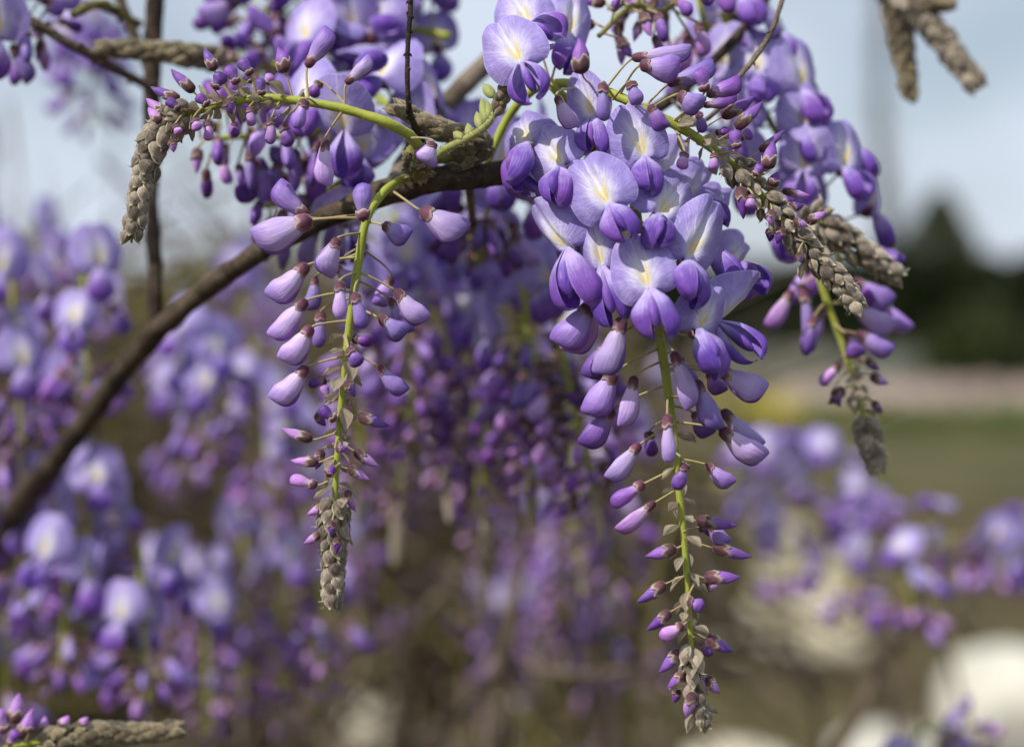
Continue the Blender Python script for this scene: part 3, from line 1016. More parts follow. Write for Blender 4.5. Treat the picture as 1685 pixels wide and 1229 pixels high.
stone_lump('boulder', 1665, 1150, 5.6, .27, .25, .215, 'large rounded white boulder below the right-hand blossom', 'stone', 1, 'stone_white', .03, .9)
stone_lump('boulder', 1460, 1225, 5.3, .20, .2, .105, 'low flat pale boulder beside the large white boulder', 'stone', 2, 'stone_white', .02)
stone_lump('boulder', 612, 1200, 5.6, .155, .2, .13, 'cream boulder below the left hanging flower cluster', 'stone', 3, 'stone', .02)
stone_lump('boulder', 840, 1185, 6.2, .11, .15, .05, 'small cream stone beside the pale forked twig', 'stone', 4, 'stone', .015)
stone_lump('boulder', 1215, 1240, 5.4, .20, .2, .06, 'wide low cream stone under the tip of the fullest cluster', 'stone', 5, 'stone', .02)

# stepped limestone pedestal
def pedestal():
    g = ground(1300, 1062)
    d = g.y
    k = d / F
    root = thing('stone_pedestal', g, 'pale limestone pedestal on a stepped base beyond the blossom', 'pedestal')
    def block(name, x0, x1, z0, z1, dep):
        a, b = x0 * k, x1 * k
        v = [Vector((x, y, z)) for z in (z0, z1) for x, y in ((a, -dep / 2), (b, -dep / 2), (b, dep / 2), (a, dep / 2))]
        me = mesh_from(name, v, [(3, 2, 1, 0), (4, 5, 6, 7), (0, 1, 5, 4), (1, 2, 6, 5), (2, 3, 7, 6), (3, 0, 4, 7)], [M['stone']], smooth=False)
        link(name, me, Matrix.Translation(g), root)
    block('base_slab', -105, 108, -.02, .08, .5)
    block('plinth', -70, 100, .083, .24, .36)
    block('shaft', -52, 14, .243, .56, .2)
    block('shaft', 52, 92, .243, .42, .2)
    block('cap', -60, 22, .563, .60, .24)
pedestal()

# ================================================================== WOODY VINE
def branch(name, pts, label, cat='branch', m='bark', n=60, sides=14, lump=0.22, ls=90, group=None, nodules=0, seed=0):
    """pts: (px, py, dz mm, radius px at that depth) or a world Vector + radius in metres"""
    w, r = [], []
    for p in pts:
        if len(p) == 2:
            w.append(Vector(p[0])); r.append(p[1])
        else:
            w.append(P(*p[:3])); r.append(PX(p[3], p[2]))
    path, rad = cr_path(w, r, n)
    base = w[0]
    g = Geo().add(local(g_tube(path, rad, sides, lump, ls), base))
    rg = random.Random(seed)
    for k in range(nodules):
        i = rg.randrange(2, n - 2)
        a = Vector((rg.gauss(0, 1), rg.gauss(0, 1), rg.gauss(0, 1)))
        T = (path[i + 1] - path[i - 1]).normalized()
        a = (a - T * a.dot(T)).normalized()
        p0 = path[i] + a * rad[i] * .5
        q = [p0, p0 + a * rad[i] * .8 + T * rad[i] * .4, p0 + a * rad[i] * 1.2 + T * rad[i] * 1.1]
        g.add(local(g_tube(q, [rad[i] * .6, rad[i] * .5, rad[i] * .12], 6), base))
    o = link(name, g.mesh(name, [M[m]]), Matrix.Translation(base))
    return tag(o, label, cat, group)

branch('vine_branch', [(Vector((-1.0, 1.5, -.03)), .045), (Vector((-.85, 1.42, .5)), .036), (-420, 1420, 650, 34), (-120, 1060, 420, 27), (20, 850, 260, 22), (110, 735, 190, 19), (180, 640, 150, 17), (255, 550, 112, 17),
                       (335, 480, 84, 17), (420, 420, 58, 16), (520, 368, 42, 17), (620, 322, 30, 21), (700, 298, 24, 23), (770, 290, 24, 23), (835, 282, 28, 20),
                       (910, 262, 38, 17), (1000, 225, 48, 13), (1120, 150, 60, 10), (1230, 40, 75, 8), (1300, -60, 85, 6)],
       'thick dark woody branch curving up behind the hanging clusters', n=150, lump=.25)
branch('vine_branch', [(262, -90, 118, 14), (252, 60, 116, 15), (250, 200, 114, 14), (249, 330, 112, 12), (255, 440, 111, 12), (256, 548, 112, 13)],
       'upright dark stem rising from the fork of the thick branch')
branch('vine_branch', [(640, 315, 40, 12), (690, 225, 80, 14), (760, 145, 100, 17), (830, 75, 112, 17), (905, -40, 125, 15)],
       'brown branch slanting up behind the top flowers', m='bark_pale')
branch('twig', [(676, -40, -2, 4.2), (675, 20, -2, 4.4), (671, 80, -2, 4.2), (671, 150, 0, 4.4), (676, 190, 4, 5), (690, 226, 12, 6.5), (705, 262, 18, 8)],
       'thin dark straight twig standing on the mossy knot', cat='twig', m='twig', sides=9, nodules=26, lump=.2, ls=400)
branch('twig', [(1300, -50, 30, 4), (1284, 10, 25, 4.2), (1268, 55, 20, 4.4), (1240, 98, 16, 4.6), (1214, 130, 14, 4.6), (1190, 170, 20, 4), (1150, 200, 30, 4), (1105, 165, 58, 4)],
       'thin curved brown twig above the arching right cluster', cat='twig', m='bark_pale', sides=8, nodules=14, lump=.2, ls=400, seed=3)
branch('twig', [(-40, 5, 75, 7), (40, 30, 72, 8), (110, 70, 75, 7.5), (175, 105, 85, 8), (248, 145, 112, 8)],
       'grey green twig crossing to the upright dark stem', cat='twig', m='bark_pale', sides=8, nodules=10)
branch('twig', [(185, -40, 120, 9), (205, 20, 118, 9), (228, 75, 116, 8), (248, 130, 114, 8)],
       'short dark twig forking from the upright stem at top', cat='twig', m='bark', sides=8)
branch('twig', [(120, 25, 74, 6), (160, 8, 90, 8), (200, 25, 105, 8), (230, 40, 114, 7)], 'mossy side twig arching between twig and upright stem', cat='twig', m='moss', sides=8, nodules=8)
branch('twig', [(700, 1260, 520, 11), (760, 1160, 500, 13), (830, 1085, 480, 12), (848, 980, 470, 11), (860, 880, 460, 9), (850, 780, 440, 7), (820, 640, 360, 6), (790, 470, 200, 6), (770, 290, 24, 8)],
       'pale brown forked twig hanging between the two sharp clusters', cat='twig', m='bark_pale', sides=8)
branch('twig', [(830, 1090, 482, 9), (960, 1110, 480, 8), (1090, 1100, 470, 7), (1230, 1120, 500, 6)], 'pale thin side shoot of the forked twig', cat='twig', m='bark_pale', sides=7)
branch('twig', [(1360, 1260, 620, 11), (1410, 1180, 600, 12), (1450, 1090, 590, 11), (1470, 1020, 585, 10), (1500, 940, 580, 10), (1440, 860, 600, 9), (1330, 830, 640, 9), (1180, 820, 650, 9), (1000, 790, 600, 8), (850, 780, 440, 8)],
       'grey twig carrying the low blossom in front of the white boulder', cat='twig', m='bark_pale', sides=8, nodules=8)
branch('twig', [(1500, 940, 580, 9), (1580, 930, 570, 8), (1680, 950, 570, 8), (1800, 940, 570, 8)], 'brown twig running to the blossom above the white boulder', cat='twig', m='bark', sides=8)

# mossy knot under the spurs
def knot():
    c = P(688, 268, 12)
    root = thing('mossy_knot', c, 'rough mossy knot where the flower stems meet the branch', 'knot')
    v, uv = [], []
    nr, nc = 16, 20
    for i in range(nr):
        a = math.pi * i / (nr - 1)
        for j in range(nc):
            b = 2 * math.pi * j / nc
            u = Vector((math.sin(a) * math.cos(b), math.sin(a) * math.sin(b), math.cos(a)))
            k = 1 + .28 * noise.noise(u * 3) + .2 * noise.noise(u * 7)
            v.append(Vector((u.x * PX(24) * k, u.y * PX(22) * k, u.z * PX(32) * k))); uv.append((j / nc, i / nr))
    link('bark', mesh_from('bark', v, grid_faces(nr, nc, True), [M['moss']], uv), Matrix.Translation(c), root)
    rg = random.Random(5)
    for k in range(90):
        d = Vector((rg.gauss(0, 1), rg.gauss(-.3, 1), rg.gauss(.1, 1))).normalized()
        A = (d + Vector((rg.uniform(-.6, .6), rg.uniform(-.6, .6), rg.uniform(-.2, .8)))).normalized()
        Z = (d - A * d.dot(A)).normalized(); X = A.cross(Z)
        L = PX(rg.uniform(9, 17))
        p = c + Vector((d.x * PX(23), d.y * PX(20), d.z * PX(30)))
        link('bud_scale', SCALESB[k % 2], frame(X, A, Z, p - A * L * .3, L * .7, L, L * .6), root)
knot()

# ================================================================== SHARP CLUSTERS
# --- A: slender cluster hanging on the left
A_ = Raceme('wisteria_cluster', [(700, 290, 22, 7), (655, 298, 14, 7), (622, 328, 6, 7), (602, 365, 0, 7), (590, 430, 0, 7.2), (581, 490, 0, 7), (572, 560, 0, 6.4), (566, 620, 0, 6), (560, 680, 0, 5.6),
                                 (556, 740, 0, 5.4), (552, 800, 0, 5), (550, 860, 0, 4.6), (549, 930, 0, 4), (546, 1000, 0, 2)],
             'slender hanging cluster of pale closed lilac buds tapering to a grey tip', n=140)
for b in [
    (514, 362, 417, 396, 62, 'big', 'bud_pale', -2), (505, 358, 452, 303, 40, 'big', 'bud_lilac', 6), (597, 364, 597, 301, 36, 'slim', 'bud_lilac', -12),
    (691, 346, 766, 386, 56, 'big', 'bud_pale', 4), (629, 370, 674, 392, 38, 'big', 'bud_lilac', -4), (556, 391, 533, 454, 40, 'big', 'bud_pale', -6),
    (507, 435, 446, 493, 46, 'big', 'bud_pale', 0), (505, 493, 446, 556, 43, 'big', 'bud_pale', 0), (514, 537, 468, 597, 43, 'big', 'bud_pale', -2),
    (507, 603, 452, 663, 43, 'big', 'bud_pale', 0), (559, 462, 560, 525, 26, 'slim', 'bud_pale', -12), (583, 481, 598, 540, 27, 'slim', 'bud_lilac', -12),
    (650, 478, 698, 531, 38, 'big', 'bud_pale', 2), (624, 523, 667, 553, 37, 'big', 'bud_lilac', -4), (646, 456, 618, 503, 34, 'big', 'bud_lilac', 22),
    (640, 490, 676, 548, 30, 'big', 'bud_lilac', 10), (579, 558, 612, 563, 22, 'slim', 'bud_dark', 12), (573, 573, 592, 602, 28, 'slim', 'bud_violet', -10),
    (620, 601, 666, 648, 30, 'big', 'bud_lilac', 0), (520, 455, 510, 512, 28, 'big', 'bud_lilac', 20), (528, 512, 524, 572, 26, 'slim', 'bud_lilac', 18),
    (552, 440, 590, 470, 30, 'big', 'bud_lilac', 22),
    (569, 626, 586, 652, 19, 'point', 'bud_violet', -9), (541, 656, 531, 634, 17, 'slim', 'bud_pink', 2), (538, 627, 507, 632, 18, 'slim', 'bud_dark', 4),
    (552, 692, 525, 671, 23, 'slim', 'bud_dark', -5), (588, 686, 642, 699, 20, 'point', 'bud_violet', 0), (514, 724, 461, 706, 20, 'point', 'bud_pink', 0),
    (552, 737, 572, 739, 17, 'point', 'bud_violet', -10), (583, 742, 623, 769, 18, 'point', 'bud_pink', 0), (524, 761, 478, 756, 18, 'point', 'bud_pink', 0),
    (572, 771, 609, 788, 18, 'point', 'bud_pink', 0), (522, 799, 477, 787, 23, 'slim', 'bud_pink', 0), (536, 782, 552, 768, 17, 'point', 'bud_dark', -9),
    (570, 807, 586, 841, 17, 'point', 'bud_pink', 0), (534, 832, 506, 848, 17, 'point', 'bud_pink', -2), (531, 878, 499, 893, 17, 'point', 'bud_pink', -2),
    (547, 856, 543, 883, 15, 'point', 'bud_violet', -8), (556, 882, 553, 911, 15, 'point', 'bud_dark', -7), (566, 850, 574, 880, 15, 'point', 'bud_dark', 0),
    (530, 740, 518, 772, 17, 'point', 'bud_dark', 9), (520, 680, 535, 702, 16, 'point', 'bud_dark', 8)]:
    A_.bud(*b)
A_.bracts(.46, .86, 34, 34, seed=4)
A_.spike(.80, .985, 44, 26, 14, 34, 28, seed=3, flare=.7, wide=.72)

A_.hairs(.78, 1.0, 260, 27, 16, 9, 1)
A_.hairs(.2, .75, 500, None, None, 4, 2)

# --- C: cluster arching to the left
C_ = Raceme('wisteria_cluster', [(700, 262, 16, 9), (676, 226, 6, 9), (640, 204, 0, 9), (595, 188, 0, 8), (540, 174, 0, 7.4), (480, 165, 0, 7), (430, 162, 0, 7), (380, 168, 0, 6.5), (340, 179, 0, 6), (300, 193, 0, 6),
                                 (272, 210, 0, 5.5), (252, 240, 0, 5), (240, 280, 0, 4.6), (228, 330, 0, 4), (216, 400, 0, 2)],
             'cluster arching sideways with small dark pointed buds and a drooping grey tip', n=140)
for b in [
    (353, 117, 338, 79, 20, 'point', 'bud_violet', 0), (319, 152, 282, 113, 21, 'point', 'bud_violet', 0), (295, 165, 248, 142, 20, 'point', 'bud_violet', 0),
    (272, 187, 239, 163, 19, 'point', 'bud_pink', 0), (266, 203, 245, 176, 19, 'point', 'bud_pink', -4), (352, 147, 368, 120, 27, 'slim', 'bud_dark', -6),
    (391, 139, 374, 109, 23, 'slim', 'bud_violet', -2), (414, 124, 394, 98, 24, 'slim', 'bud_violet', 0), (470, 120, 459, 77, 25, 'point', 'bud_violet', 0),
    (431, 158, 428, 129, 21, 'slim', 'bud_violet', -9), (343, 174, 324, 157, 22, 'slim', 'bud_dark', -8), (296, 181, 274, 164, 19, 'slim', 'bud_dark', -6),
    (375, 162, 383, 188, 20, 'point', 'bud_violet', -10), (411, 176, 414, 208, 19, 'slim', 'bud_pink', -4), (447, 194, 445, 238, 21, 'slim', 'bud_pink', -2),
    (342, 198, 343, 232, 20, 'slim', 'bud_pink', -4), (318, 195, 327, 215, 20, 'slim', 'bud_pink', -8), (288, 206, 295, 221, 17, 'slim', 'bud_pink', -9),
    (282, 229, 287, 251, 15, 'point', 'bud_pink', -4), (263, 222, 240, 205, 20, 'point', 'bud_dark', 0), (505, 112, 543, 46, 38, 'big', 'bud_lilac', 2),
    (569, 139, 612, 95, 28, 'big', 'bud_pale', 0), (503, 163, 487, 212, 27, 'slim', 'bud_lilac', -12), (535, 227, 534, 307, 32, 'big', 'bud_pale', -4),
    (527, 134, 512, 160, 24, 'slim', 'bud_dark', 14), (713, 233, 700, 271, 36, 'big', 'bud_pale', -8), (466, 205, 476, 242, 26, 'slim', 'bud_violet', 16),
    (415, 136, 405, 120, 20, 'slim', 'bud_violet', 10), (437, 140, 447, 122, 18, 'slim', 'bud_pink', 6), (385, 200, 388, 226, 16, 'slim', 'bud_violet', 10)]:
    C_.bud(*b)
C_.bracts(.34, .74, 34, 32, seed=6)
C_.spike(.62, .985, 74, 28, 14, 35, 28, seed=8, flare=.7, wide=.72)

C_.hairs(.60, 1.0, 380, 30, 18, 9, 3)
C_.hairs(.1, .7, 500, None, None, 4, 4)

# --- D: cluster arching to the right
D_ = Raceme('wisteria_cluster', [(800, 270, 30, 7), (838, 190, 30, 7), (885, 145, 22, 7.5), (940, 138, 12, 8), (1000, 152, 5, 8), (1060, 180, 0, 8), (1110, 205, 0, 8), (1160, 236, 0, 7.6), (1210, 275, 0, 7), (1260, 330, 0, 6.5), (1310, 388, 0, 6),
                                 (1345, 428, 0, 5), (1385, 468, 0, 4), (1415, 510, 0, 2)],
             'cluster arching down to the right with violet buds and knobbly grey tip', n=140)
for b in [
    (1039, 97, 1139, 83, 34, 'big', 'bud_pale', 0), (1052, 108, 1119, 113, 46, 'big', 'bud_lilac', -8), (1098, 140, 1177, 106, 38, 'big', 'bud_lilac', -2),
    (1160, 152, 1152, 112, 29, 'slim', 'bud_violet', -10), (1163, 158, 1220, 133, 33, 'big', 'bud_violet', -6), (1115, 155, 1155, 178, 40, 'big', 'bud_lilac', -14),
    (1037, 134, 1050, 173, 28, 'slim', 'bud_lilac', -10), (1068, 174, 1096, 213, 32, 'big', 'bud_violet', -16), (1157, 175, 1214, 162, 24, 'big', 'bud_violet', 0),
    (1187, 193, 1245, 160, 23, 'point', 'bud_violet', 0), (1211, 213, 1254, 166, 22, 'point', 'bud_violet', -6), (1149, 184, 1157, 219, 20, 'slim', 'bud_violet', -8),
    (1214, 245, 1206, 214, 24, 'slim', 'bud_violet', -8), (1177, 219, 1201, 215, 17, 'slim', 'bud_dark', 4), (1217, 227, 1238, 219, 22, 'slim', 'bud_violet', 5),
    (1263, 279, 1270, 231, 26, 'point', 'bud_violet', -6), (1127, 250, 1121, 279, 23, 'slim', 'bud_pink', -8), (1175, 252, 1174, 280, 19, 'slim', 'bud_pink', -8),
    (1269, 307, 1281, 284, 21, 'point', 'bud_dark', -4), (1240, 289, 1254, 272, 18, 'slim', 'bud_violet', -6), (1219, 307, 1225, 361, 22, 'point', 'bud_dark', -6),
    (1239, 320, 1233, 343, 19, 'slim', 'bud_pink', -9), (1287, 314, 1333, 323, 15, 'point', 'bud_pink', 0), (1298, 341, 1324, 339, 16, 'point', 'bud_dark', -2),
    (1270, 345, 1267, 372, 18, 'point', 'bud_pink', -8), (1328, 367, 1359, 347, 18, 'point', 'bud_pink', 0), (1305, 365, 1329, 370, 16, 'point', 'bud_pink', -6),
    (1287, 374, 1279, 402, 18, 'point', 'bud_dark', -6), (1268, 376, 1265, 398, 16, 'point', 'bud_dark', 0), (1314, 415, 1320, 432, 14, 'point', 'bud_pink', -9),
    (992, 136, 994, 200, 26, 'slim', 'bud_lilac', -14), (915, 158, 945, 212, 30, 'big', 'bud_pale', -10), (958, 122, 950, 62, 30, 'point', 'bud_violet', -16),
    (1250, 250, 1292, 215, 16, 'point', 'bud_violet', 4)]:
    D_.bud(*b)
D_.bracts(.46, .86, 34, 33, seed=9)
D_.spike(.60, .985, 64, 30, 14, 33, 30, seed=12, flare=.85, wide=.66)

D_.hairs(.60, 1.0, 300, 32, 18, 9, 5)
D_.hairs(.35, .8, 450, None, None, 4, 6)

# --- B: the full cluster in the middle
B_ = Raceme('wisteria_cluster', [(905, 138, 14, 8), (955, 190, 16, 8.5), (1005, 255, 10, 9), (1040, 315, 2, 9), (1052, 400, 0, 8.8), (1072, 490, 0, 8.6), (1088, 570, 0, 8), (1096, 620, 0, 7.6), (1103, 670, 0, 7.2), (1112, 740, 0, 6.4),
                                 (1118, 810, 0, 6), (1124, 870, 0, 5.4), (1129, 930, 0, 5), (1133, 990, 0, 4.6), (1137, 1050, 0, 4.2), (1140, 1110, 0, 3.6), (1148, 1160, 0, 3), (1162, 1192, 0, 1.6)],
             'largest hanging cluster with open violet flowers above and closed buds below', n=160)
FL = [  # claw, banner top, width, dz, yaw, wing tip, wing width, banner mesh, wing opening
    (1068, 474, 1036, 384, 128, -22, -6, (1083, 549), 58, 0, 0),
    (1002, 336, 956, 250, 134, -18, -8, (1034, 384), 50, 0, 0),
    (1085, 352, 1138, 285, 132, -14, 6, (1082, 398), 48, 1, 0),
    (1132, 425, 1184, 325, 112, -14, 20, (1150, 500), 58, 0, 0),
    (990, 437, 975, 350, 92, -10, -22, (1010, 528), 52, 1, 0),
    (933, 409, 868, 334, 92, -6, -42, (940, 504), 70, 2, 0),
    (1150, 541, 1186, 465, 102, -14, 18, (1182, 608), 60, 2, 0),
    (1178, 528, 1262, 458, 74, -2, 58, (1250, 590), 48, 4, 2),
    (1061, 258, 1030, 166, 118, -8, 0, (1072, 312), 48, 1, 0),
    (924, 271, 884, 203, 120, -4, -14, (905, 325), 52, 1, 0),
    (868, 233, 846, 172, 116, 6, -16, (830, 292), 60, 2, 1),
    (975, 193, 950, 113, 86, 4, -18, (975, 246), 44, 1, 0),
    (857, 102, 812, 20, 132, -12, -8, (882, 158), 50, 0, 2),
    (872, 40, 835, -34, 120, 10, -6, (915, 60), 50, 1, 2),
    (1160, 398, 1205, 300, 96, 12, 30, (1232, 472), 56, 2, 1),
    (900, 320, 862, 262, 92, 14, -30, (842, 285), 50, 4, 2),
    (1090, 300, 1130, 225, 100, 18, 20, (1120, 350), 48, 1, 0),
    (1030, 400, 1000, 330, 100, 20, 0, (1040, 470), 50, 1, 0),
    (935, 60, 950, -30, 100, 22, 20, (930, 110), 46, 1, 0),
    (1120, 330, 1175, 270, 96, 16, 30, (1190, 360), 50, 2, 1),
    (1195, 430, 1245, 395, 90, 20, 30, (1255, 470), 56, 2, 2),
    (950, 350, 905, 300, 90, 22, -20, (935, 430), 54, 2, 1),
]
for cx, cy, tx, ty, w, dz, yaw, tip, ww, bi, op in FL:
    B_.flower(cx, cy, tx, ty, w, dz, yaw, tip, ww, bi, op)
for b in [
    (975, 500, 920, 570, 58, 'big', 'bud_lilac', -6), (980, 486, 940, 582, 56, 'big', 'bud_pink', 2), (1026, 522, 990, 618, 48, 'big', 'bud_pale', -14), (1012, 612, 968, 684, 52, 'big', 'bud_lilac', -4),
    (1000, 565, 965, 622, 40, 'big', 'bud_violet', 12),
    (1045, 618, 1026, 703, 38, 'big', 'bud_pale', -8), (1010, 672, 960, 735, 44, 'big', 'bud_violet', 0), (1108, 577, 1140, 672, 36, 'big', 'bud_pale', -12),
    (1144, 625, 1182, 708, 40, 'big', 'bud_lilac', -8), (1180, 608, 1259, 648, 50, 'big', 'bud_pale', -2), (1165, 612, 1188, 648, 30, 'big', 'bud_violet', 8), (1187, 675, 1253, 736, 38, 'big', 'bud_pale', 5),
    (1184, 706, 1256, 758, 46, 'big', 'bud_pale', -4), (1098, 681, 1101, 762, 27, 'slim', 'bud_pale', -14), (1068, 709, 1073, 751, 25, 'slim', 'bud_dark', 12),
    (1054, 730, 1001, 790, 36, 'big', 'bud_pale', 0), (1061, 795, 1006, 831, 29, 'slim', 'bud_violet', 0), (1129, 762, 1112, 806, 27, 'slim', 'bud_violet', -12),
    (1161, 764, 1205, 799, 31, 'big', 'bud_lilac', 0), (1079, 826, 1016, 875, 31, 'big', 'bud_pink', 0), (1145, 857, 1213, 863, 23, 'point', 'bud_violet', 0),
    (1165, 862, 1198, 895, 30, 'big', 'bud_lilac', 6), (1140, 678, 1168, 718, 32, 'big', 'bud_violet', 10), (1116, 588, 1142, 630, 30, 'big', 'bud_lilac', 10),
    (1113, 902, 1062, 917, 23, 'point', 'bud_violet', 0), (1172, 901, 1238, 915, 21, 'point', 'bud_violet', 0), (1159, 951, 1218, 947, 24, 'point', 'bud_violet', 0),
    (1096, 960, 1049, 993, 23, 'point', 'bud_violet', 0), (1131, 988, 1158, 1000, 25, 'slim', 'bud_violet', -9), (1104, 1006, 1065, 1039, 21, 'point', 'bud_dark', 0),
    (1125, 1028, 1086, 1050, 27, 'slim', 'bud_pink', -4), (1162, 1050, 1207, 1070, 23, 'point', 'bud_violet', 0), (1152, 1054, 1170, 1079, 17, 'slim', 'bud_violet', 4),
    (1121, 1069, 1085, 1108, 21, 'point', 'bud_violet', 0), (1127, 1105, 1098, 1135, 19, 'point', 'bud_violet', 0), (1147, 1102, 1162, 1135, 19, 'point', 'bud_violet', 0),
    (1162, 1114, 1183, 1142, 20, 'point', 'bud_pink', 0), (1141, 1138, 1131, 1181, 23, 'point', 'bud_pink', -3), (1148, 1160, 1168, 1192, 19, 'point', 'bud_pink', 0),
    (1116, 1133, 1108, 1156, 16, 'point', 'bud_dark', 6), (1160, 965, 1182, 965, 17, 'point', 'bud_pink', 6), (1150, 868, 1175, 873, 22, 'slim', 'bud_dark', 8)]:
    B_.bud(*b)
B_.bracts(.50, .97, 44, 33, seed=14)
B_.spike(.84, .99, 20, 18, 7, 36, 28, seed=15, flare=.6, wide=.66)

B_.hairs(.84, 1.0, 140, 18, 10, 9, 7)
B_.hairs(.3, .95, 800, None, None, 4.5, 8)

# --- brown dried spike and woolly shoot on the spur
S1 = Raceme('bud_spike', [(712, 262, 20, 8), (760, 258, 20, 9), (790, 240, 18, 9), (750, 222, 14, 8), (705, 205, 12, 7), (655, 178, 12, 3)], 'brown dormant bud spike lying along the mossy knot', 'bud spike', mat='rachis_olive', n=70)
S1.spike(.12, 1.0, 110, 26, 12, 30, 28, SCALESB, flare=.4, seed=20, wide=.62)
S2 = Raceme('woolly_shoot', [(712, 262, 10, 7), (735, 245, 6, 7), (775, 225, 2, 6.5), (802, 205, 0, 6), (820, 175, 0, 5.5), (838, 135, -4, 5), (850, 108, -4, 3)], 'green woolly young shoot ending in a brown bud', 'shoot', mat='shoot', n=60)
S2.spike(.62, 1.0, 34, 11, 9, 26, 24, SCALESB, flare=.3, seed=21, wide=.6)
for q in [(775, 228, 768, 196, 20), (792, 212, 782, 176, 22), (806, 195, 800, 158, 22), (760, 228, 742, 214, 18), (815, 180, 836, 188, 16), (800, 200, 790, 150, 20), (812, 160, 790, 132, 24)]:
    b = P(q[0], q[1], 2); t = P(q[2], q[3], 8); A = (t - b).normalized(); X = A.cross(FWD).normalized()
    link('leaf_bud', LEAFBUD, frame(X, A, X.cross(A), b, PX(q[4]) * .8, (t - b).length * .8, PX(q[4]) * .8), S2.root)

S2.hairs(.1, .9, 700, None, None, 8, 9)

# ================================================================== SOFT CLUSTERS BEHIND
MATS4 = [M['pedicel'], M['calyx'], M['banner'], M['wing']]
def ypos(A, Z, o, sx, sy, sz):
    A = Vector(A).normalized(); Z = Vector(Z); Z = (Z - A * Z.dot(A)).normalized()
    return frame(A.cross(Z), A, Z, Vector(o), sx, sy, sz)
def g_ped(L, bend):
    pts = [Vector((0, 0, 0)), Vector((0, bend * .3, L * .4)), Vector((0, bend, L))]
    p, r = cr_path(pts, [.0005, .00042, .0005], 5)
    return g_tube(p, r, 5)
def whole_flower(k):
    rg = random.Random(k)
    g = Geo()
    L = .013
    g.add(g_ped(L, .003), 0)
    c = Vector((0, .003, L))
    g.add(g_calyx(12, 5), 1, ypos((0, .2, 1), (0, 1, 0), c, .0048, .0055, .0048))
    c2 = c + Vector((0, .001, .0048))
    lean = rg.uniform(-.5, .1)
    up = Vector((rg.uniform(-.15, .15), 1, lean)).normalized()
    g.add(g_banner(9, 19, fold=.12, curl=rg.uniform(.15, .4), back=.15, seed=k + 20, wav=.03), 2, ypos(up, (0, 0, 1), c2, .0145, .0195, .016))
    wd = Vector((rg.uniform(-.1, .1), -rg.uniform(.7, 1.3), rg.uniform(.5, 1)))
    for sd in (-1, 1):
        g.add(g_wing(sd, 9, 7, open_=rg.choice([0, .3, .7]), seed=k), 3, ypos(wd, (0, .5, 1), c2, .0145, .0150, .0145))
    return g.mesh('flower', MATS4)
def whole_bud(kind, colr, L, w, k):
    g = Geo()
    pl = .011 if kind != 'point' else .006
    g.add(g_ped(pl, .002), 0)
    c = Vector((0, .002, pl))
    ax = (0, -.75, 1) if kind != 'point' else (0, -.3, 1)
    cl = L * (.5 if kind == 'point' else .3)
    cw = w * (1.03 if kind == 'point' else .6)
    g.add(g_calyx(10, 5, seed=k), 1, ypos(ax, (1, 0, 0), c, cw, cl, cw))
    A = Vector(ax).normalized()
    body = {'big': g_bud_big, 'slim': g_bud_slim, 'point': g_bud_point}[kind](rows=10, n=10, seed=k)
    # local x is the bulging side: turn it to hang down
    Z = Vector((1, 0, 0)); X = A.cross(Z)
    if X.y > 0: Z = -Z; X = -X
    g.add(body, 2, frame(X, A, Z, c + A * cl * .4, w, L - cl * .4, w * .95))
    return g.mesh('bud', [M['pedicel'], M['calyx_dark'] if kind == 'point' else M['calyx'], M[colr]])
def whole_spike(mat, seed, n=70, awn=.16):
    """unit spike along +Y"""
    rg = random.Random(seed)
    g = Geo()
    g.add(g_tube([Vector((0, y, 0)) for y in (0, .5, 1)], [.035, .03, .01], 6), 1)
    sc = g_scale(8, 7, awn)
    a = 0
    for k in range(n):
        u = k / (n - 1)
        a += R(137.5)
        d = Vector((math.cos(a), 0, math.sin(a)))
        A = Vector((0, 1, 0)) + d * .45 * (1 - .6 * u)
        l = (.24 - .08 * u) * rg.uniform(.85, 1.15)
        g.add(sc, 0, ypos(A, d, Vector((0, u * .86, 0)) + d * (.075 - .045 * u), l * .72, l, l * .72))
    return g.mesh('bud_spike', [M[mat], M['rachis']])
WF = [whole_flower(k) for k in range(6)]
WB = {'L': [whole_bud('big', c, .0175, .0085, k) for k, c in enumerate(('bud_pale', 'bud_lilac', 'bud_violet', 'bud_lilac', 'bud_violet'))],
      'M': [whole_bud('slim', c, .0115, .006, k) for k, c in enumerate(('bud_violet', 'bud_dark', 'bud_pink'))],
      'S': [whole_bud('point', c, .0095, .0042, k) for k, c in enumerate(('bud_violet', 'bud_dark', 'bud_pink'))]}
WS = [whole_spike('scale', 1), whole_spike('scale', 2, 60), whole_spike('scale_brown', 3)]

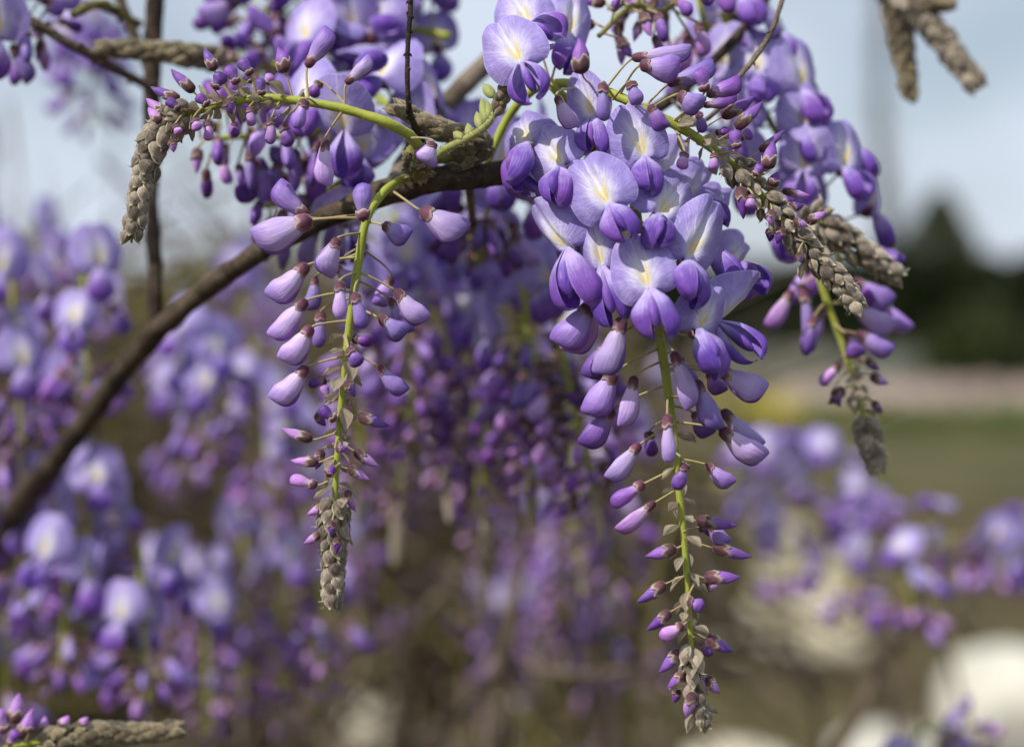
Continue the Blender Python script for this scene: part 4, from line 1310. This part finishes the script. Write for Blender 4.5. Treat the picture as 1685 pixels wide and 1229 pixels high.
def soft_cluster(pts, label, group, nf=10, nl=12, nm=10, ns=8, seed=0, f0=.04, f1=.5, spike=.2, mat='rachis', rad=1.7, scale=1.0, face=0.0, si=None):
    """pts: (px, py, dz); flowers from f0 to f1 of the stem, then smaller and smaller buds, then the scaly tip"""
    rg = random.Random(seed * 13 + 5)
    w = [P(*p) for p in pts]
    path, r = cr_path(w, [rad * .001 * (1 - .5 * k / (len(w) - 1)) for k in range(len(w))], 40)
    base = w[0]
    root = thing('wisteria_cluster', base, label, 'flower cluster', group)
    me = Geo().add(local(g_tube(path, r, 7), base)).mesh('stem', [M[mat]])
    link('stem', me, Matrix.Translation(base), root)
    ang = rg.uniform(0, 6.28)
    f2 = 1 - spike
    tot = nf + nl + nm + ns
    for k in range(tot):
        if k < nf:
            t = f0 + (f1 - f0) * (k + rg.random() * .5) / max(nf, 1)
        else:
            t = f1 + (f2 + .05 - f1) * ((k - nf) / max(tot - nf, 1)) ** .9
            if nf == 0:
                t = f0 + (f2 - f0) * k / tot
        x = t * 39; i = min(int(x), 38)
        p = path[i].lerp(path[i + 1], x - i)
        T = (path[min(i + 1, 39)] - path[max(i - 1, 0)]).normalized()
        ang += R(137.5) + rg.uniform(-.3, .3)
        o1 = T.orthogonal().normalized(); o2 = T.cross(o1)
        d = o1 * math.cos(ang) + o2 * math.sin(ang)
        Z = (d + Vector((0, -face, 0)) + T * rg.uniform(-.1, .35)).normalized()
        Y = Vector((rg.uniform(-.25, .25), rg.uniform(-.2, .2), 1))
        Y = (Y - Z * Y.dot(Z)).normalized()
        X = Y.cross(Z)
        if k < nf:
            nm_, me, s = 'flower', WF[rg.randrange(6)], rg.uniform(.88, 1.12)
        elif k < nf + nl:
            nm_, me, s = 'bud', rg.choice(WB['L']), rg.uniform(.85, 1.1)
        elif k < nf + nl + nm:
            nm_, me, s = 'bud', rg.choice(WB['M']), rg.uniform(.85, 1.15)
        else:
            nm_, me, s = 'bud', rg.choice(WB['S']), rg.uniform(.8, 1.1)
        s *= scale
        link(nm_, me, frame(X, Y, Z, p, s, s, s), root)
    if spike > 0:
        i = int(f2 * 39)
        a, b = path[i], path[39]
        A = (b - a); L = A.length
        if L > .004:
            A.normalize()
            Z = A.orthogonal().normalized()
            wd = min(max(L * .7, .012), .026)
            link('bud_spike', WS[rg.randrange(2) if si is None else si], frame(A.cross(Z), A, Z, a, wd, L, wd), root)
    return root

def spike_thing(a, b, label, mid=None, width=.9, si=2, group=None):
    """a bare dormant spike: stalk + scaly cone"""
    w = [P(*a), P(*(mid or a)), P(*b)] if mid else [P(*a), P(*b)]
    root = thing('bud_spike', w[0], label, 'bud spike', group)
    A = (w[-1] - w[-2]); L = A.length; A.normalize(); Z = A.orthogonal().normalized()
    k = L * width
    link('scaly_cone', WS[si], frame(A.cross(Z), A, Z, w[-2], k, L, k), root)
    pth = [w[0] - (w[1] - w[0]).normalized() * .004] + w[:-1] + [w[-2] + A * L * .3]
    p, r = cr_path(pth, [.0016] * len(pth), 14)
    link('stem', Geo().add(local(g_tube(p, r, 7), w[0])).mesh('stem', [M['rachis_olive']]), Matrix.Translation(w[0]), root)
    return root

# --- near neighbours, lightly out of focus
def scaly_spike(pts, label, count, r0, r1, l0, l1, meshes, flare=.6, t0=.1, wide=.68, seed=0, mat='rachis_olive', name='bud_spike'):
    k = 1 + pts[-1][2] / 500.0
    q = Raceme(name, pts, label, 'bud spike', mat=mat, n=60)
    q.spike(t0, .985, count, r0 * k, r1 * k, l0 * k, l1 * k, meshes, flare=flare, seed=seed, wide=wide)
    return q
scaly_spike([(420, 105, 112, 5), (370, 100, 95, 5), (325, 92, 82, 5), (240, 84, 80, 4), (160, 80, 80, 2)], 'brown scaly bud spike lying level in front of the upright stem', 60, 20, 11, 30, 26, SCALESB, seed=31, t0=.3)
scaly_spike([(1330, 395, 62, 5), (1345, 362, 45, 5), (1380, 385, 45, 5), (1430, 420, 46, 4), (1470, 452, 48, 2)], 'grey knobbly bud spike just behind the arching right cluster', 46, 28, 15, 36, 34, SCALES, flare=.8, wide=.6, seed=32, mat='rachis')
scaly_spike([(1470, -45, 126, 6), (1474, 0, 130, 6), (1485, 80, 130, 5), (1498, 160, 130, 2)], 'brown bud spike hanging straight down against the sky', 66, 30, 12, 36, 24, SCALESB, seed=33, t0=.05)
scaly_spike([(1470, -45, 126, 6), (1495, 5, 124, 6), (1550, 65, 122, 5), (1606, 138, 120, 2)], 'longer green brown bud spike slanting against the sky', 84, 26, 16, 34, 30, SCALES, seed=34, t0=.1)
scaly_spike([(1470, -45, 126, 5), (1500, -5, 122, 5), (1530, 5, 118, 4), (1562, 8, 116, 2)], 'short dark bud spike at the top beside the two hanging spikes', 24, 10, 7, 28, 24, SCALESB, seed=35, t0=.3)
branch('twig', [(1200, -100, 110, 8), (1330, -75, 120, 8), (1470, -45, 126, 7), (1640, -60, 120, 6)], 'twig above the picture holding the hanging bud spikes', cat='twig', sides=7)
soft_cluster([(1190, 20, 90), (1230, 130, 88), (1285, 230, 86), (1340, 320, 84), (1380, 420, 84), (1395, 500, 84)], 'cluster of open pale flowers behind the arching right cluster', None, nf=19, nl=8, nm=0, ns=0, f0=.0, f1=.72, spike=0, seed=2, face=.6)
q = scaly_spike([(1330, 395, 62, 6), (1362, 500, 64, 6), (1388, 570, 66, 5.5), (1412, 650, 66, 5), (1430, 720, 66, 4), (1442, 768, 66, 2)], 'slim cluster hanging below the knobbly grey spike with few violet buds', 46, 22, 13, 30, 26, SCALES, flare=.7, t0=.70, wide=.7, seed=41, mat='rachis', name='wisteria_cluster')
for v in [(1305, 478, 1262, 542, 34, 'big', 'bud_pink', 66), (1322, 468, 1336, 580, 28, 'slim', 'bud_lilac', 64), (1340, 520, 1325, 586, 22, 'slim', 'bud_violet', 60), (1400, 462, 1466, 503, 46, 'big', 'bud_lilac', 70), (1400, 500, 1470, 545, 42, 'big', 'bud_pale', 66),
          (1408, 548, 1470, 580, 36, 'big', 'bud_lilac', 62), (1392, 550, 1415, 588, 30, 'big', 'bud_violet', 56), (1382, 598, 1350, 634, 24, 'slim', 'bud_pink', 60), (1390, 640, 1362, 662, 20, 'point', 'bud_dark', 60), (1432, 618, 1462, 634, 18, 'point', 'bud_pink', 62),
          (1425, 590, 1446, 612, 17, 'point', 'bud_dark', 64), (1330, 440, 1300, 500, 34, 'big', 'bud_lilac', 74), (1372, 640, 1384, 668, 18, 'point', 'bud_dark', 56), (1436, 660, 1452, 680, 16, 'point', 'bud_dark', 62)]:
    q.bud(*v)
q.bracts(.45, .8, 20, 30, seed=8)
soft_cluster([(1130, -60, 55), (1120, -10, 50), (1085, 20, 45), (1040, 10, 40), (985, 60, 30)], 'short top cluster of dark buds on an olive stalk', None, nf=0, nl=0, nm=16, ns=12, f0=.2, spike=0, seed=5, mat='rachis_olive')
soft_cluster([(1150, -70, 90), (1150, -10, 92), (1165, 60, 95), (1190, 110, 95)], 'blurred violet buds hanging in the sky over the right cluster', None, nf=2, nl=10, nm=8, ns=2, seed=6, spike=0)
soft_cluster([(690, 215, 70), (600, 145, 95), (520, 110, 105), (440, 110, 108), (370, 160, 108)], 'open cluster arching close behind the left arching cluster', None, nf=8, nl=16, nm=8, ns=8, f1=.5, seed=7, spike=.08)
soft_cluster([(640, 200, 50), (585, 205, 55), (530, 215, 60), (470, 225, 62), (400, 225, 62), (340, 228, 62)], 'cluster with folded lilac buds lying under the left arching stem', None, nf=5, nl=18, nm=10, ns=4, f1=.35, seed=8, spike=0, face=.3)
soft_cluster([(740, 60, 110), (640, 40, 120), (540, 10, 125), (460, -30, 130)], 'pale flower cluster reaching the top edge behind the straight twig', None, nf=13, nl=12, nm=6, ns=4, f1=.6, seed=9, spike=0)
soft_cluster([(560, -70, 120), (480, -30, 120), (430, 30, 124), (395, 90, 126)], 'violet cluster hanging from above behind the pointed buds', None, nf=7, nl=12, nm=8, ns=6, seed=10, spike=0)
soft_cluster([(600, 260, 70), (560, 300, 72), (500, 330, 74), (430, 340, 76)], 'short cluster of pink lilac buds under the cluster arching left', None, nf=4, nl=12, nm=6, ns=0, seed=11, spike=0)
soft_cluster([(820, 240, 90), (820, 300, 95), (800, 360, 100), (790, 430, 104)], 'pale flowers hanging below the thick branch at the knot', None, nf=8, nl=8, nm=6, ns=4, f1=.6, seed=12, spike=0)
soft_cluster([(-60, 10, 80), (0, 20, 82), (40, 35, 84), (70, 60, 85)], 'small violet cluster at the end of the grey green twig', None, nf=2, nl=5, nm=4, ns=2, seed=13, spike=0)
q = scaly_spike([(-60, 1260, 40, 6), (0, 1232, 40, 6), (80, 1218, 42, 5), (160, 1206, 44, 5), (230, 1206, 45, 4), (298, 1200, 46, 2)], 'level cluster tip with magenta buds along the bottom edge', 90, 22, 13, 28, 24, SCALESB, seed=36, t0=.36, mat='rachis', name='wisteria_cluster')
for v in [(10, 1205, -8, 1166, 28, 'slim', 'bud_pink', 38), (22, 1190, 34, 1140, 26, 'point', 'bud_pink', 40), (30, 1215, 56, 1165, 22, 'point', 'bud_pink', 40), (48, 1205, 52, 1180, 18, 'point', 'bud_dark', 36),
          (-10, 1222, -28, 1190, 26, 'slim', 'bud_violet', 36), (70, 1205, 76, 1178, 18, 'point', 'bud_pink', 44), (100, 1196, 112, 1176, 18, 'point', 'bud_pink', 42), (14, 1226, 28, 1200, 20, 'slim', 'bud_violet', 34), (130, 1194, 146, 1180, 15, 'point', 'bud_pink', 42)]:
    q.bud(*v)
q.bracts(.1, .5, 14, 26, seed=5)

# --- the hanging mass in the middle, left and below
GC = 'wisteria clusters hanging between the two sharp ones'
LC = 'soft lilac cluster hanging between the two sharp hanging clusters'
for k, (x0, y0, x1, y1, dz, nf) in enumerate([(650, 350, 690, 800, 190, 16), (720, 340, 740, 860, 230, 20), (790, 360, 800, 900, 210, 16), (850, 370, 880, 870, 170, 14), (900, 400, 990, 890, 130, 4),
                                              (690, 360, 650, 930, 320, 14), (770, 380, 800, 1010, 380, 12), (930, 480, 960, 980, 330, 12), (610, 420, 590, 860, 280, 12), (860, 450, 905, 760, 140, 8),
                                              (1010, 620, 1010, 1080, 420, 8), (940, 700, 930, 1120, 520, 8)]):
    lb, gp = (LC, GC) if k != 4 else ('slim violet budded cluster hanging just left of the fullest cluster', None)
    soft_cluster([(x0, y0, dz), (x0 + (x1 - x0) * .2, y0 + (y1 - y0) * .3, dz), (x0 + (x1 - x0) * .7, y0 + (y1 - y0) * .7, dz), (x1, y1, dz)], lb, gp, nf=int(nf * .4), nl=12, nm=14, ns=16, seed=30 + k, f1=.4, spike=.18)
GL = 'wisteria clusters massed left under the thick branch'
LL = 'soft violet cluster in the mass left of the slender hanging cluster'
for k, (x0, y0, x1, y1, dz, nf) in enumerate([(20, 420, 40, 800, 240, 8), (140, 420, 145, 720, 210, 5), (-20, 560, 0, 900, 260, 7), (95, 600, 80, 800, 330, 4),
                                              (330, 540, 350, 800, 330, 9), (420, 560, 450, 900, 400, 9), (480, 640, 520, 960, 470, 7), (290, 580, 300, 860, 520, 7),
                                              (150, 770, 150, 1000, 250, 9), (50, 790, 40, 1060, 280, 9), (110, 900, 100, 1160, 240, 8), (230, 900, 245, 1200, 235, 7), (10, 980, 0, 1260, 300, 7),
                                              (400, 880, 400, 1230, 420, 3), (340, 960, 345, 1260, 380, 3), (455, 900, 470, 1250, 430, 3), (530, 950, 535, 1170, 330, 2),
                                              (50, 370, 80, 500, 480, 7), (390, 420, 420, 600, 600, 6)]):
    lb, gp = (LL, GL) if y0 > 560 else ('soft lilac cluster hanging outside the curve of the thick branch', 'wisteria clusters outside the curve of the thick branch')
    soft_cluster([(x0, y0, dz), (x0 + (x1 - x0) * .2, y0 + (y1 - y0) * .3, dz), (x0 + (x1 - x0) * .7, y0 + (y1 - y0) * .7, dz), (x1, y1, dz)], lb, gp, nf=int(nf * .8), nl=8, nm=7, ns=10, seed=60 + k, f1=.55 if nf > 4 else .3, spike=.2)
soft_cluster([(130, 40, 420), (150, 90, 425), (150, 150, 430), (150, 210, 430)], 'very blurred pale cluster against the sky left of the upright stem', None, nf=14, nl=8, nm=4, ns=0, seed=90, spike=0)
# --- low right
for k, (p, lb) in enumerate([([(1180, 800, 600), (1240, 770, 590), (1310, 760, 580), (1400, 800, 575), (1440, 860, 575)], 'pale open cluster spread level above the stone pedestal'),
                             ([(1440, 860, 580), (1400, 900, 570), (1390, 950, 565), (1400, 990, 560)], 'short open cluster hanging in front of the stone pedestal'),
                             ([(1270, 840, 620), (1285, 900, 620), (1300, 990, 620)], 'narrow violet cluster tapering down over the stone pedestal'),
                             ([(1500, 940, 470), (1510, 890, 460), (1545, 870, 455), (1575, 910, 455), (1580, 990, 455)], 'dark violet cluster among olive scales above the white boulder'),
                             ([(1500, 940, 420), (1490, 960, 415), (1500, 1000, 410), (1490, 1040, 410)], 'violet cluster drooping toward the large white boulder'),
                             ([(1720, 880, 520), (1660, 885, 520), (1640, 910, 520), (1640, 960, 520)], 'pale cluster at the end of the brown right-hand twig'),
                             ([(1480, 1280, 330), (1500, 1230, 325), (1530, 1190, 325), (1600, 1235, 330)], 'lilac buds rising in front of the low flat boulder')]):
    soft_cluster(p, lb, None, nf=(14, 7, 3, 2, 2, 7, 2)[k], nl=(8, 6, 8, 6, 6, 6, 5)[k], nm=6, ns=(0, 0, 6, 14, 12, 4, 4)[k], seed=100 + k, f1=.8, spike=(0, 0, .2, .35, .35, 0, 0)[k])

# --- the tangled inside of the shrub: twigs nobody could count
def thicket():
    rg = random.Random(31)
    base = P(500, 900, 1500)
    base.z = 0
    g = Geo()
    for k in range(1700):
        x = rg.uniform(-420, 1120)
        top = 430 + 240 * max(0, (x - 500) / 620) + 40 * noise.noise(Vector((x * .01, 0, 3)))
        y = top + ((1330 if x < 510 else 1090) - top) * rg.random() ** .85
        dz = rg.uniform(1000, 2100)
        p = P(x, y, dz)
        d = Vector((rg.gauss(0, 1), rg.gauss(0, .5), rg.gauss(.25, .7))).normalized()
        L = rg.uniform(.10, .32)
        q = [p - d * L, p + Vector((0, 0, rg.uniform(-.02, .05))), p + d * L + Vector((rg.gauss(0, .05), 0, rg.uniform(-.12, .03)))]
        r = rg.uniform(.0018, .0048)
        pp, rr = cr_path(q, [r, r * .8, r * .4], 6)
        g.add(local(g_tube(pp, rr, 4, cap=False), base), rg.choice([0, 0, 0, 0, 1, 2, 2]))
    o = link('twig_thicket', g.mesh('twig_thicket', [M['bark_pale'], M['bark'], M['moss']]), Matrix.Translation(base))
    tag(o, 'tangle of thin brown twigs filling the inside of the shrub', 'twigs', kind='stuff')
    def fn(rg):
        x = rg.uniform(-420, 1120)
        top = 440 + 240 * max(0, (x - 500) / 620)
        return P(x, top + ((1330 if x < 510 else 1120) - top) * rg.random() ** .9, rg.uniform(1100, 2200))
    o = link('young_leaves', Geo().add(local(leaf_cloud(7000, .013, fn, 5), base)).mesh('young_leaves', [M['young']], False), Matrix.Translation(base))
    tag(o, 'scattered small olive brown young leaves among the twigs', 'leaves', kind='stuff')
M['young'] = mat_plain('young_leaf', (0.11, 0.095, 0.035), (0.24, 0.20, 0.10), 30, 0.6, trans=0.3)
thicket()

# --- far clusters and bare canes deeper in the shrub
rgb = random.Random(77)
for k in range(40):
    x = rgb.uniform(-60, 1130); y = rgb.uniform(430, 980) if x < 560 else rgb.uniform(560, 1050)
    dz = rgb.uniform(550, 1300)
    L = rgb.uniform(170, 330)
    bare = k % 2
    soft_cluster([(x, y, dz), (x + 4, y + L * .4, dz), (x + rgb.uniform(-20, 20), y + L, dz)],
                 'small far spike of unopened buds deep in the shrub' if bare else 'small far flowering cluster deep in the shrub behind the nearer blossom',
                 'far unopened spikes deep in the shrub' if bare else 'far flowering clusters deep in the shrub',
                 nf=0 if bare else rgb.randrange(3, 7), nl=2 if bare else 6, nm=6, ns=10, seed=200 + k, f1=.4, spike=.55 if bare else .2, mat='rachis_olive', si=2 if bare else None)
for k in range(28):
    x = rgb.uniform(-100, 1180); dz = rgb.uniform(420, 1400)
    y = rgb.uniform(480, 900) if x < 700 else rgb.uniform(700, 950)
    dx = rgb.gauss(0, 420)
    r = rgb.uniform(3.5, 7)
    e = P(x + dx * 1.5, 1500, dz)
    e = Vector((e.x, e.y + rgb.uniform(-.1, .4), -.02))
    branch('cane', [(e, PX(r * 1.5, dz)), (x + dx * 1.0 + rgb.gauss(0, 50), 1229, dz, r * 1.4), (x + dx * .55 + rgb.gauss(0, 60), y + (1229 - y) * .5, dz + rgb.uniform(-80, 80), r), (x, y, dz, r * .7),
                    (x - dx * .35 + rgb.gauss(0, 60), y - rgb.uniform(10, 90), dz, r * .5), (x - dx * .7 + rgb.gauss(0, 60), y - rgb.uniform(-20, 120), dz, r * .35)],
           'thin brown cane rising from the ground inside the shrub', 'cane', rgb.choice(['bark_pale', 'bark_pale', 'moss', 'bark']), n=30, sides=6, group='canes inside the shrub', lump=.1)
spike_thing((1500, 930, 440), (1440, 900, 430), 'olive brown bud spike among the dark violet cluster above the white boulder', width=.9, si=2, group='bud spikes by the white boulder')
spike_thing((1520, 950, 440), (1450, 1000, 435), 'olive brown bud spike among the dark violet cluster above the white boulder', width=.9, si=2, group='bud spikes by the white boulder')
spike_thing((1560, 930, 450), (1610, 1010, 445), 'olive brown bud spike among the dark violet cluster above the white boulder', width=.9, si=2, group='bud spikes by the white boulder')
spike_thing((1500, 950, 430), (1530, 1040, 425), 'olive brown bud spike among the dark violet cluster above the white boulder', width=.9, si=2, group='bud spikes by the white boulder')
spike_thing((1470, 960, 440), (1420, 960, 430), 'olive brown bud spike among the dark violet cluster above the white boulder', width=.8, si=2, group='bud spikes by the white boulder')
spike_thing((1540, 900, 440), (1600, 880, 435), 'olive brown bud spike among the dark violet cluster above the white boulder', width=.8, si=2, group='bud spikes by the white boulder')
spike_thing((1560, 960, 430), (1600, 1050, 425), 'olive brown bud spike among the dark violet cluster above the white boulder', width=.8, si=2, group='bud spikes by the white boulder')
spike_thing((1480, 1000, 430), (1480, 1080, 425), 'olive brown bud spike among the dark violet cluster above the white boulder', width=.8, si=2, group='bud spikes by the white boulder')
spike_thing((1530, 900, 440), (1500, 850, 440), 'olive brown bud spike among the dark violet cluster above the white boulder', width=.8, si=2, group='bud spikes by the white boulder')
